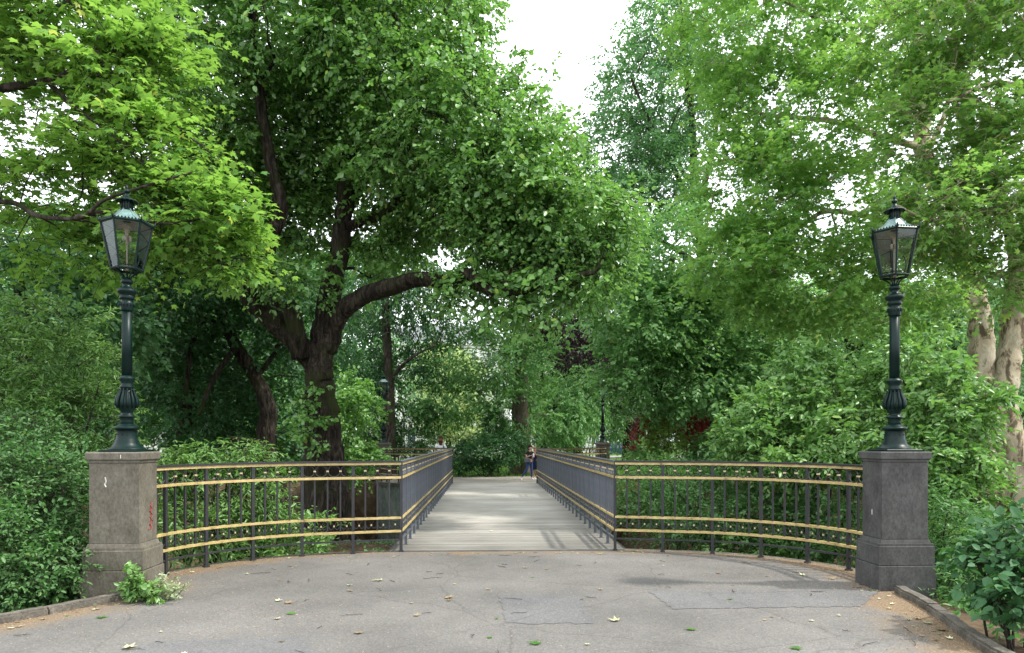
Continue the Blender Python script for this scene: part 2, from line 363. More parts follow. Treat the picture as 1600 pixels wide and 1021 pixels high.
# ------------------------------------------------------------------ foliage
def leaf_template(kind):
    if kind == 'oval':
        v = [(0, 0, 0), (.28, .2, .05), (.68, .2, .04), (1, 0, -.1), (.68, -.2, .04), (.28, -.2, .05)]
        f = [(0, 1, 2, 3), (0, 3, 4, 5)]
    elif kind == 'wide':
        v = [(0, 0, 0), (.3, .34, .06), (.72, .27, .03), (1, 0, -.12), (.72, -.27, .03), (.3, -.34, .06)]
        f = [(0, 1, 2, 3), (0, 3, 4, 5)]
    elif kind == 'slim':
        v = [(0, 0, 0), (.25, .11, .03), (.65, .12, .02), (1, 0, -.12), (.65, -.12, .02), (.25, -.11, .03)]
        f = [(0, 1, 2, 3), (0, 3, 4, 5)]
    else:  # lobed
        v = [(.35, 0, 0)]
        tips = [(-110, .42), (-55, .58), (0, .68), (55, .58), (110, .42)]
        nt = [(-180, .2), (-82, .27), (-28, .33), (28, .33), (82, .27), (180, .2)]
        for a, r in nt: v.append((.35 + r * math.cos(rad(a)), r * math.sin(rad(a)), .03))
        for a, r in tips: v.append((.35 + r * math.cos(rad(a)), r * math.sin(rad(a)), -.07))
        f = [(0, 1 + i, 7 + i, 2 + i) for i in range(5)]
    return np.array(v, float), np.array(f)

def unit(a): return a / np.maximum(np.linalg.norm(a, axis=-1, keepdims=True), 1e-9)

def leaf_mesh(name, pos, dirs, nrm, size, vv, cc, kind):
    T, F = leaf_template(kind); n = len(pos); k = len(T)
    a = unit(dirs); nn = nrm - a * (nrm * a).sum(-1, keepdims=True); nn = unit(nn); s = np.cross(nn, a)
    V = pos[:, None, :] + size[:, None, None] * (T[None, :, 0:1] * a[:, None, :] + T[None, :, 1:2] * s[:, None, :] + T[None, :, 2:3] * nn[:, None, :])
    V = V.reshape(-1, 3).astype(np.float32)
    FI = (F[None] + (np.arange(n) * k)[:, None, None]).reshape(-1).astype(np.int32)
    nf = n * len(F)
    me = bpy.data.meshes.new(name)
    me.vertices.add(len(V)); me.vertices.foreach_set('co', V.ravel())
    me.loops.add(len(FI)); me.loops.foreach_set('vertex_index', FI)
    me.polygons.add(nf); me.polygons.foreach_set('loop_start', np.arange(nf, dtype=np.int32) * 4)
    try: me.polygons.foreach_set('loop_total', np.full(nf, 4, np.int32))
    except Exception: pass
    for nm, val in (('v', vv), ('c', cc)):
        at = me.attributes.new(nm, 'FLOAT', 'FACE')
        at.data.foreach_set('value', np.repeat(val, len(F)).astype(np.float32))
    me.update(); return me

def spray(centres, cr, K, Mn, L, kind='oval', droop=.3, flat=.6, seed=0, up=1.0, out=None, name='foliage', jit=.5, outw=.6, cval=None):
    """leafy sprays round every clump centre: K twigs, Mn leaves each"""
    g = np.random.default_rng(seed)
    n = len(centres); cr = np.broadcast_to(np.asarray(cr, float), (n,))
    d = g.normal(size=(n, K, 3)); d[..., 2] *= flat
    if out is not None: d += out[:, None, :] * outw * 1.6
    d = unit(d)
    base = centres[:, None, :] + g.normal(size=(n, K, 3)) * (cr[:, None, None] * .28) * np.array((1, 1, flat))
    ln = cr[:, None] * g.uniform(.55, 1.15, (n, K))
    t = np.linspace(.2, 1, Mn)[None, None, :] + g.uniform(-.05, .05, (n, K, Mn))
    pos = base[:, :, None, :] + d[:, :, None, :] * (ln[:, :, None] * t)[..., None]
    pos[..., 2] -= droop * .55 * (t ** 2) * ln[:, :, None]
    side = unit(np.cross(d, np.array((0, 0, 1.0))[None, None, :] + g.normal(size=(n, K, 3)) * .3))
    alt = np.where(np.arange(Mn) % 2 == 0, 1.0, -1.0)[None, None, :, None]
    dr = d[:, :, None, :] * .7 + side[:, :, None, :] * alt * .85 + g.normal(size=pos.shape) * .38
    dr[..., 2] -= droop * .9
    nr = np.array((0, 0, up)) + g.normal(size=pos.shape) * jit
    size = L * (g.uniform(.7, 1.2, n)[:, None, None]) * g.uniform(.5, 1.2, (n, K, Mn))
    cv = g.uniform(0, 1, n) if cval is None else cval
    cc = np.broadcast_to((cv[:, None] * .65 + .35 * g.uniform(0, 1, (n, K)))[:, :, None], (n, K, Mn))
    vv = g.uniform(0, 1, (n, K, Mn))
    f = lambda x: x.reshape(-1, 3)
    me = leaf_mesh(name, f(pos), f(dr), f(nr), size.ravel(), vv.ravel(), cc.ravel(), kind)
    return me, base.reshape(-1, 3), (base + d * ln[..., None] - np.array((0, 0, 1.0)) * (droop * .55 * ln)[..., None]).reshape(-1, 3)

def fill(ells, seed, shell=.45):
    """clump centres in ellipsoids: (cx,cy,cz),(rx,ry,rz),n -> centres, outward dirs"""
    g = np.random.default_rng(seed); P_, O_ = [], []
    for c, r, n in ells:
        d = unit(g.normal(size=(n, 3))); rr = (shell + (1 - shell) * g.uniform(0, 1, (n, 1)) ** .7)
        lump = 1 + .14 * np.sin(d[:, :1] * 5 + c[0]) * np.cos(d[:, 2:] * 6 + c[1])
        P_.append(np.array(c) + d * rr * lump * np.array(r)); O_.append(unit(d / np.array(r)))
    return np.vstack(P_), np.vstack(O_)

def tubes_np(name, A, Bm, B, ra, rb, n=4):
    """many 2-segment thin tubes from A via Bm to B"""
    m = len(A); rings = []
    t = unit(B - A); up = np.where(np.abs(t[:, 2:]) < .9, np.array([[0, 0, 1.]]), np.array([[1., 0, 0]]))
    a = unit(np.cross(t, up)); b = np.cross(t, a)
    rm = (ra + rb) * .5
    for Pn, r in ((A, ra), (Bm, rm), (B, rb)):
        for k in range(n):
            q = 2 * PI * k / n
            rings.append(Pn + (a * math.cos(q) + b * math.sin(q)) * r[:, None])
    V = np.stack(rings, 1).reshape(-1, 3).astype(np.float32)
    F = []
    for i in range(2):
        for k in range(n):
            l = (k + 1) % n; F.append((i * n + k, i * n + l, (i + 1) * n + l, (i + 1) * n + k))
    F = np.array(F); FI = (F[None] + (np.arange(m) * 3 * n)[:, None, None]).reshape(-1).astype(np.int32)
    nf = m * len(F); me = bpy.data.meshes.new(name)
    me.vertices.add(len(V)); me.vertices.foreach_set('co', V.ravel())
    me.loops.add(len(FI)); me.loops.foreach_set('vertex_index', FI)
    me.polygons.add(nf); me.polygons.foreach_set('loop_start', np.arange(nf, dtype=np.int32) * 4)
    try: me.polygons.foreach_set('loop_total', np.full(nf, 4, np.int32))
    except Exception: pass
    me.polygons.foreach_set('use_smooth', np.ones(nf, bool))
    me.update(); return me

def connect(nodes, centres, r0=.03, r1=.012, seed=0, name='twigs'):
    """branch every clump to the nearest already connected node"""
    g = np.random.default_rng(seed)
    nodes = np.array(nodes, float)
    d0 = np.min(np.linalg.norm(centres[:, None] - nodes[None], axis=2), axis=1)
    order = np.argsort(d0); allp = np.empty((len(nodes) + len(centres), 3)); allp[:len(nodes)] = nodes
    cnt = len(nodes); parent = {}
    A, B = [], []
    for i in order:
        q = allp[:cnt]; dd = q - centres[i]
        dist = np.linalg.norm(dd, axis=1) + np.maximum(dd[:, 2], 0) * .8
        if cnt > len(nodes): dist[:len(nodes)] *= .75
        j = int(np.argmin(dist)); A.append(q[j].copy()); B.append(centres[i]); allp[cnt] = centres[i]; cnt += 1
    A = np.array(A); B = np.array(B); ln = np.linalg.norm(B - A, axis=1, keepdims=True)
    Bm = (A + B) / 2 + g.normal(size=A.shape) * ln * .07 + np.array((0, 0, 1)) * ln * .06
    ra = np.clip(ln[:, 0] * r0, r1, .09)
    return tubes_np(name, A, Bm, B, ra, ra * .4 + r1 * .2)

def limb_mesh(paths, seed=0, n=22, sub=9, rough=.025):
    """paths: (points, r_start, r_end[, flare]) swept bark tubes -> MB, node list"""
    g = random.Random(seed); mb = MB(); nodes = []
    for pth in paths:
        pts, r0, r1 = pth[0], pth[1], pth[2]; fl = pth[3] if len(pth) > 3 else 0
        c = crom(pts, sub); m = len(c); nodes += [tuple(p) for p in c[max(1, m // 4):]]
        rs = []
        for i in range(m):
            t = i / (m - 1); r = r0 + (r1 - r0) * (t ** .85)
            r *= 1 + g.uniform(-rough, rough); r += fl * math.exp(-t * 9)
            rs.append(max(r, .006))
        cc = [Vector(p) + Vector((g.uniform(-1, 1), g.uniform(-1, 1), 0)) * rs[k] * .12 for k, p in enumerate(c)]
        b = len(mb.v); mb.tube(cc, rs, n=n)
        ph = [g.uniform(0, 6) for _ in range(3)]
        for i in range(m):   # lumpy, ridged section
            for k in range(n):
                v = Vector(mb.v[b + i * n + k]); o = v - cc[i]; q = 2 * PI * k / n; t = i / (m - 1)
                w = 1 + .08 * math.sin(3 * q + ph[0] + i * .15) + .05 * math.sin(7 * q + ph[1]) + g.uniform(-.035, .035) + .13 * mnoise.noise(Vector(cc[i]) * 2.2 + o * 3)
                if fl: w += .35 * math.exp(-t * 11) * (.5 + .5 * math.sin(5 * q + ph[2]))
                mb.v[b + i * n + k] = tuple(cc[i] + o * w)
    return mb, nodes

def make_tree(name, label, cat, base, trunk, limbs, ells, leaf, barkm, L=.12, cr=.7, K=9, Mn=7, kind='oval',
              droop=.35, flat=.6, seed=1, up=1.0, group=None, shell=.45, twig=.03, hang=None, jit=.5, outw=.6, twig_leaf=False, extra=None):
    t = empty(name, base, label, cat, group)
    mb, nodes = limb_mesh([trunk], seed); mb.build('trunk', barkm, t)
    for i, l in enumerate(limbs):
        m2, nd = limb_mesh([l], seed + i + 1, n=16); m2.build('limb', barkm, t); nodes += nd
    cen, out = fill(ells, seed, shell)
    if extra is not None:
        cr = np.concatenate([np.full(len(cen), cr), np.full(len(extra), .3)]); cen = np.vstack([cen, np.array(extra)]); out = np.vstack([out, np.tile((0, -.3, -.2), (len(extra), 1))])
    me, tb, te = spray(cen, cr, K, Mn, L, kind, droop, flat, seed, up, out, jit=jit, outw=outw)
    link('crown', me, M[leaf], t)
    link('twigs', connect(nodes, cen, twig, .01, seed), barkm, t)
    if twig_leaf:
        r = np.full(len(tb), .006)
        link('fine_twigs', tubes_np('fine', tb, (tb + te) / 2 + np.array((0, 0, .02)), te, r, r * .5, 3), barkm, t)
    return t

def make_shrub(name, label, base, ells, leaf, L=.1, cr=.4, K=8, Mn=6, kind='oval', droop=.2, flat=.8, seed=1, group=None, cat='shrub',
               barkm=None, stems=7, up=.8, outw=.6, jit=.5, fine=False):
    t = empty(name, base, label, cat, group)
    cen, out = fill(ells, seed, .35); cen[:, 2] = np.maximum(cen[:, 2], base[2] + .08)
    me, tb, te = spray(cen, cr, K, Mn, L, kind, droop, flat, seed, up, out, jit=jit, outw=outw)
    link('foliage', me, M[leaf], t)
    g = random.Random(seed); nodes = []; mb = MB()
    tgt = [cen[g.randrange(len(cen))] for _ in range(stems)]
    for q in tgt:
        b = np.array((*(np.array(base)[:2] * .4 + cen[:, :2].mean(0) * .6), base[2])) + np.array((g.uniform(-.3, .3), g.uniform(-.25, .25), -.15)) * min(1, cr * 3)
        mid = (b * .5 + np.array(q) * .5) + np.array((g.uniform(-.15, .15), g.uniform(-.15, .15), .1))
        c = crom([b, mid, q], 5); nodes += [tuple(p) for p in c]
        mb.tube(c, [min(1, cr * 3.2) ** 2 * (.028 - .018 * k / (len(c) - 1)) for k in range(len(c))], n=6)
    mb.build('stems', barkm or M['bark'], t)
    link('twigs', connect(nodes, cen, .02, .006, seed), barkm or M['bark'], t)
    if fine:
        r = np.full(len(tb), .004)
        link('fine_twigs', tubes_np('fine', tb, (tb + te) / 2 + np.array((0, 0, .01)), te, r, r * .5, 3), barkm or M['bark'], t)
    return t

def E(px, py, Z, rx, rz, ry, n):
    """ellipsoid measured in photo pixels (rx, rz) at distance Z, depth radius ry in metres"""
    return (P(px, py, Z), (rx / 1100 * Z, ry, rz / 1100 * Z), n)

exec_parts = []
# ================================================================== terrain and paths
def sm(t): t = np.clip(t, 0, 1); return t * t * (3 - 2 * t)
CURVE = [(1.68, 11.04), (2.39, 10.86), (3.11, 10.66), (3.72, 10.3), (4.19, 9.8), (4.48, 9.22), (4.55, 8.44)]
XL = ([-30, 1.5, 4.3, 6.86, 8.07, 8.6, 9.22, 9.8, 10.3, 10.66, 10.86, 11.1], [-12, -12, -7.2, -5.02, -4.5, -4.66, -4.62, -4.34, -3.88, -3.25, -2.5, -1.72])
XR = ([-30, 4, 5.6, 8.03, 8.6, 9.22, 9.8, 10.3, 10.66, 10.86, 11.1], [3.7, 3.66, 3.8, 4.42, 4.66, 4.62, 4.34, 3.88, 3.25, 2.5, 1.72])
def hter(x, y):
    x = np.asarray(x, float); y = np.asarray(y, float)
    cy = 21.2 - 1.0 * np.tanh(x / 3)
    h = -2.8 * sm(1 - (np.abs(y - cy) - 3.2) / 5.2)
    yf = np.interp(np.abs(x), [1.7, 2.5, 3.3, 4.0, 4.5, 4.8, 5.0], [27.95, 28.1, 28.3, 28.7, 29.2, 30.0, 30.5])
    hq = np.where(y < yf, -2.8, -.07); wq = 1 - sm((np.abs(x) - 5.0) / 1.8)
    h = np.where(y > cy, np.minimum(h, 0) * (1 - wq) + hq * wq, h)
    xl = np.interp(y, *XL); xr = np.interp(y, *XR)
    d = np.maximum(np.maximum(xl - x, x - xr), (y - 11.1))
    near = -.45 * sm((d - .05) / 1.6) * sm((16 - y) / 4)
    und = .05 * np.sin(x * 1.7 + y * .6) * np.cos(y * 1.3 - x * .4)
    h = h + near + und * sm((d - .3) / 2) * sm((np.abs(x) - 2) / 2)
    return np.minimum(h, -.07)
gx = np.concatenate([[-700, -300, -150, -90, -60, -45, -36], np.linspace(-30, -8, 34), np.linspace(-7.6, 7.6, 62), np.linspace(8, 30, 34), [36, 45, 60, 90, 150, 300, 700]])
gy = np.concatenate([[-80, -30, -12, -6], np.linspace(-3, 6, 16), np.linspace(6.3, 34, 105), np.linspace(35, 60, 20), [70, 90, 120, 180, 300, 700]])
X, Y = np.meshgrid(gx, gy); H = hter(X, Y); nx, ny = len(gx), len(gy)
me = bpy.data.meshes.new('ground')
me.from_pydata(list(zip(X.ravel(), Y.ravel(), H.ravel())), [], [(j * nx + i, j * nx + i + 1, (j + 1) * nx + i + 1, (j + 1) * nx + i) for j in range(ny - 1) for i in range(nx - 1)])
me.polygons.foreach_set('use_smooth', [True] * len(me.polygons))
at = me.attributes.new('grass', 'FLOAT', 'POINT')
gr = sm((Y - 33) / 2) * .95 + .35 * sm((H.clip(-1.2, 0) + 1.0) / .8) * sm((Y - 30) / 3)
at.data.foreach_set('value', np.clip(gr, 0, 1).ravel().astype(np.float32))
tag(link('ground', me, M['ground']), kind='structure')

def rows_sheet(name, ys, xl, xr, z, material, cols=70, edge=True, noise=.0):
    V = []; ed = []
    ys = list(ys)
    for y in ys:
        a, b = xl(y), xr(y)
        for k in range(cols + 1):
            x = a + (b - a) * k / cols; V.append((x, y, z))
            dd = min(x - a, b - x, 11.1 - y + .25); ed.append(.5 * max(0, 1 - dd / 1.0))
    F = [(j * (cols + 1) + i, j * (cols + 1) + i + 1, (j + 1) * (cols + 1) + i + 1, (j + 1) * (cols + 1) + i) for j in range(len(ys) - 1) for i in range(cols)]
    me = bpy.data.meshes.new(name); me.from_pydata(V, [], F)
    if edge:
        a = me.attributes.new('edge', 'FLOAT', 'POINT'); a.data.foreach_set('value', ed)
    return tag(link(name, me, material), kind='structure')
ys = np.concatenate([np.linspace(-25, 2, 12), np.linspace(2.5, 11.0, 90)])
rows_sheet('path', ys, lambda y: float(np.interp(y, *XL)), lambda y: float(np.interp(y, *XR)), 0, M['asphalt'])
def sheet(name, pts, z, material):
    me = bpy.data.meshes.new(name); me.from_pydata([(x, y, z) for x, y in pts], [], [tuple(range(len(pts)))])
    return tag(link(name, me, material), kind='structure')
def ragged(pts, amp=.028, step=.07, seed=3):
    g = random.Random(seed); out = []
    for i in range(len(pts)):
        a, b = pts[i], pts[(i + 1) % len(pts)]; n = max(1, int(math.dist(a, b) / step))
        for k in range(n): out.append((a[0] + (b[0] - a[0]) * k / n + g.uniform(-amp, amp), a[1] + (b[1] - a[1]) * k / n + g.uniform(-amp, amp)))
    return out
def gp(px, py): p = P(px, py, 1100 * EYE / (py - 687)); return (p[0], p[1])
sheet('repaired_path', ragged([gp(1015, 925), gp(1376, 921), gp(1345, 948), gp(1050, 952)]), .004, M['patch'])
sheet('repaired_path', ragged([gp(778, 930), gp(905, 930), gp(925, 975), gp(792, 975)]), .004, M['patch'])
sheet('repaired_path', ragged([gp(240, 1003), gp(470, 996), gp(520, 1040), gp(150, 1045)]), .004, M['patch'])
def fxl(y): return float(np.interp(y, [27.8, 28.1, 28.3, 28.6, 29.1, 29.8, 30.9, 31.2], [-1.85, -2.5, -3.3, -4.0, -4.5, -4.8, -4.9, -30]))
rows_sheet('far_path', np.concatenate([np.linspace(27.85, 31.2, 20), [33.3]]), fxl, lambda y: -fxl(y), -.004, M['far_path'], edge=False)
# water surface of the canal
me = bpy.data.meshes.new('water'); me.from_pydata([(-60, 12, -2.62), (60, 12, -2.62), (60, 30, -2.62), (-60, 30, -2.62)], [], [(0, 1, 2, 3)])
tag(link('water', me, M['water']), kind='structure')

# ================================================================== retaining walls under the curved railings
def far(p, k=1.0): return (p[0] * k, 38.94 - p[1])
def mirror(pts): return [(-x, y) for x, y in pts]
base_curve = crom(CURVE, 4)[:, :2]
farc = [(x * (1 + .055 * min(1, max(0, (x - 1.68) / 2.5))), 38.94 - y) for x, y in base_curve]
def ret_wall(pts, name, label, coping=True):
    off = []
    for i in range(len(pts)):
        off.append(pts[i])
    c = empty(name, (pts[12][0], pts[12][1], -2.8), label, 'wall')
    mb = MB(); g = random.Random(5)
    # coursed blocks in the face
    zz = -3.0
    mb2 = MB(); mb2.sweep(pts, .34, 2.86, -3.0); mb2.build('wall_core', M['quay'], c)
    for row in range(6):
        h = .46; st = (row % 2) * 2
        for i in range(st, len(pts) - 1, 4):
            j = min(i + 4, len(pts) - 1)
            seg = pts[i:j + 1]
            mb.sweep([(x, y) for x, y in seg], .37 + g.uniform(-.004, .006), h - .02, zz + .01)
        zz += .475
    mb.build('stone_course', M['quay'], c)
    m3 = MB(); m3.sweep(pts, .46, .13, -.135); m3.build('coping', M['kerb'], c)
ret_wall([(x, y + .02) for x, y in base_curve], 'retaining_wall', 'curved stone retaining wall under the near railing right of the footbridge')
ret_wall(mirror([(x, y + .02) for x, y in base_curve]), 'retaining_wall', 'curved stone retaining wall under the near railing left of the footbridge')
ret_wall(farc, 'retaining_wall', 'greenish stone retaining wall on the far bank right of the footbridge')
ret_wall(mirror(farc), 'retaining_wall', 'greenish stone retaining wall on the far bank left of the footbridge')

# ================================================================== footbridge
br = empty('footbridge', (0, 19.47, -2.8), 'straight footbridge with a pale weathered plank deck crossing the canal', 'bridge')
V = []; F = []; vv = []; g = random.Random(11); y = 11.06
while y < 27.84:
    w = .142; zt = g.uniform(0, .004); xo = g.uniform(-.012, .012)
    y1 = min(y + w, 27.86); b = len(V)
    for zz_ in (-.05, zt):
        for (xx, yy) in ((-1.83 + xo, y), (1.83 + xo, y), (1.83 + xo, y1), (-1.83 + xo, y1)): V.append((xx, yy, zz_ + .012))
    F += [(b + 3, b + 2, b + 1, b), (b + 4, b + 5, b + 6, b + 7)] + [(b + i, b + (i + 1) % 4, b + 4 + (i + 1) % 4, b + 4 + i) for i in range(4)]
    q = g.random() * .8 + (.0 if g.random() < .12 else .2); vv += [q] * 6; y += w + .011
me = bpy.data.meshes.new('deck'); me.from_pydata(V, [], F)
a = me.attributes.new('v', 'FLOAT', 'FACE'); a.data.foreach_set('value', vv)
link('deck', me, M['plank'], br)
for x in (-1.6, 0, 1.6):
    mb = MB(); mb.box((x, 19.47, -.33), (.14, 16.8, .5)); mb.build('girder', M['iron'], br)
for s in (-1, 1):
    mb = MB(); mb.box((s * 1.88, 19.47, -.16), (.06, 16.8, .3)); mb.build('edge_beam', M['iron'], br)
for yy in (10.98, 27.95):
    mb = MB(); mb.box((0, yy + (.2 if yy > 20 else -.2), -1.5), (3.9, .5, 2.8)); mb.build('abutment', M['quay'], br)

# ================================================================== railings
SP = .1686
def unit_meshes(sp):
    d = {}
    mb = MB(); mb.box((0, 0, .7), (.042, .042, 1.4), bev=.004); mb.box((0, 0, .012), (.07, .07, .02)); d['post'] = mb.mesh('post')
    mb = MB(); mb.box((0, 0, .76), (.024, .024, .86)); d['baluster'] = mb.mesh('baluster')
    mb = MB(); mb.box((0, 0, 0), (.036, .034, .022), bev=.003); d['clip'] = mb.mesh('clip')
    mb = MB(); R1, R2 = sp / 2 - .006, .084; n = 18
    mb.tube([(R1 * math.cos(2 * PI * k / n), 0, R2 * math.sin(2 * PI * k / n)) for k in range(n + 1)], .0085, n=5, cap=False); d['ring'] = mb.mesh('ring')
    mb = MB(); w = sp / 2 - .012
    for s in (-1, 1):
        mb.tube([(s * w, 0, .0), (s * w * .75, 0, -.035), (s * w * .4, 0, -.04), (s * w * .12, 0, -.015), (s * w * .1, 0, .03), (s * w * .42, 0, .065)], .006, n=5)
    mb.box((0, 0, .008), (.022, .022, .026), m=1, bev=.003); d['scroll'] = mb.mesh('scroll')
    return d
def rail(pts, label, first_post=True, last_post=True, z0=0, iron='iron', group='gilded iron railings of the footbridge'):
    pts = [tuple(p) for p in pts]; sp = math.dist(pts[0], pts[1]); um = unit_meshes(sp)
    mid = pts[len(pts) // 2]; r = empty('iron_railing', (mid[0], mid[1], z0), label, 'railing', group)
    def put(key, name, i, x, y, z, ang, mats, parent):
        m = um[key]
        if not m.materials:
            for q in mats: m.materials.append(q)
        o = bpy.data.objects.new(name, m); C.objects.link(o); o.parent = parent
        if parent is r: o.location = (x - mid[0], y - mid[1], z)
        else: o.location = (0, 0, z)
        if parent is r: o.rotation_euler.z = ang
        return o
    n = len(pts)
    def tang(i):
        a, b = pts[max(i - 1, 0)], pts[min(i + 1, n - 1)]; return math.atan2(b[1] - a[1], b[0] - a[0])
    for i in range(n):
        x, y = pts[i]; p = None
        if i % 4 == 0:
            if (i == 0 and not first_post) or (i == n - 1 and not last_post): continue
            p = put('post', 'post', i, x, y, 0, tang(i), [M[iron]], r)
        else: p = put('baluster', 'baluster', i, x, y, 0, tang(i), [M[iron]], r)
        put('clip', 'clip', i, 0, 0, 1.265, 0, [M['gold_light']], p)
    for i in range(n - 1):
        x = (pts[i][0] + pts[i + 1][0]) / 2; y = (pts[i][1] + pts[i + 1][1]) / 2
        a = math.atan2(pts[i + 1][1] - pts[i][1], pts[i + 1][0] - pts[i][0])
        o = put('ring', 'ring', i, x, y, 1.265, a, [M[iron]], r); o.scale.x = math.dist(pts[i], pts[i + 1]) / sp
        o = put('scroll', 'scroll', i, x, y, .42, a, [M['iron'], M['gold_light']], r); o.scale.x = math.dist(pts[i], pts[i + 1]) / sp
    rt = empty_parent = r
    def bar(name, w, h, z, m):
        mb = MB(); mb.sweep(pts, w, h, z); mb.build(name, M[iron if m == 'iron' else m], r)
        if z0: r.children[-1].location.z += 0
    bar('handrail', .075, .028, 1.392, 'iron'); bar('gold_band', .05, .036, 1.356, 'gold'); bar('gold_band', .05, .036, 1.14, 'gold')
    bar('gold_band', .05, .034, .514, 'gold'); bar('gold_band', .05, .034, .307, 'gold'); bar('bottom_rail', .03, .024, .178, 'iron')
    return r
side = [(1.68, 11.04 + (27.9 - 11.04) * k / 100) for k in range(101)]
rail(side, 'long straight gilt and grey iron railing along the right edge of the bridge deck', False, False, iron='iron_lit')
rail(mirror(side), 'long straight gilt and grey iron railing along the left edge of the bridge deck', False, False, iron='iron_lit')
rail(base_curve, 'near curved gold banded railing between the bridge and the right lamp pier', last_post=False)
rail(mirror(base_curve), 'near curved gold banded railing between the bridge and the left lamp pier', last_post=False)
rail(farc, 'far curved gold banded railing at the right end of the bridge', last_post=False)
rail(mirror(farc), 'far curved gold banded railing at the left end of the bridge behind the white top', last_post=False)

# ================================================================== stone piers
def pier(x, y, label, m, deep=1.3, mk=None):
    t = empty('stone_pier', (x, y, 0), label, 'pier', 'stone piers carrying the lamps')
    b = MB(); b.box((x, y, (.29 - deep) / 2), (.675, .52, .29 + deep), bev=.006); b.build('foundation_block', m, t)
    b = MB(); b.box((x, y, .405), (.655, .50, .222), bev=.006)
    b.box((x, y, .53), (.64, .485, .03)); b.box((x, y, .567), (.60, .45, .045), taper=.955); b.build('plinth', m, t)
    b = MB(); b.box((x, y, 1.04), (.545, .42, .902), bev=.006); b.build('shaft', m, t)
    b = MB(); b.box((x, y, 1.502), (.565, .445, .022)); b.box((x, y, 1.562), (.605, .48, .096), bev=.014); b.build('cap', m, t)
    return t
pl = pier(-4.49, 8.2, 'brownish stone pier with red scribble under the near left lamp', M['stone'])
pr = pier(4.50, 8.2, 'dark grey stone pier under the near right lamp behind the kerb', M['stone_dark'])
pier(-4.78, 30.75, 'stone pier under the far left lamp beyond the bridge', M['stone'], 2.5)
pier(4.78, 30.75, 'stone pier under the far right lamp beyond the bridge', M['stone'], 2.5)
M['red'] = flat('faded_red_spray', (.3, .045, .04)); M['chalk'] = flat('white_scuff', (.55, .54, .5))
def stroke(mb, pts, w=.006):
    for a, b in zip(pts[:-1], pts[1:]): mb.tube([a, b], w, n=4, smooth=False)
mb = MB(); zz = [(8.3, 1.02), (8.24, .99), (8.3, .95), (8.22, .93), (8.3, .88), (8.23, .86), (8.31, .80), (8.22, .78), (8.28, .74), (8.2, .72)]
stroke(mb, [(-4.214, a, b) for a, b in zz], .0045); stroke(mb, [(-4.214, 8.26, 1.03), (-4.214, 8.25, .71)], .004); mb.build('graffiti', M['red'], pl)
mb = MB(); p = P(160, 755, 7.77); stroke(mb, [(p[0], 7.989, 1.33), (p[0] + .012, 7.989, 1.28), (p[0] - .004, 7.989, 1.25), (p[0] + .01, 7.989, 1.22)], .008); mb.build('scuff_mark', M['chalk'], pl)
mb = MB(); stroke(mb, [(-4.4, 7.95, 1.58), (-4.4, 7.95, 1.54)], .004); mb.build('scuff_mark', M['chalk'], pl)
mb = MB(); stroke(mb, [(4.228, 8.2, .92), (4.228, 8.2, .86)], .006); mb.build('scuff_mark', M['chalk'], pr)

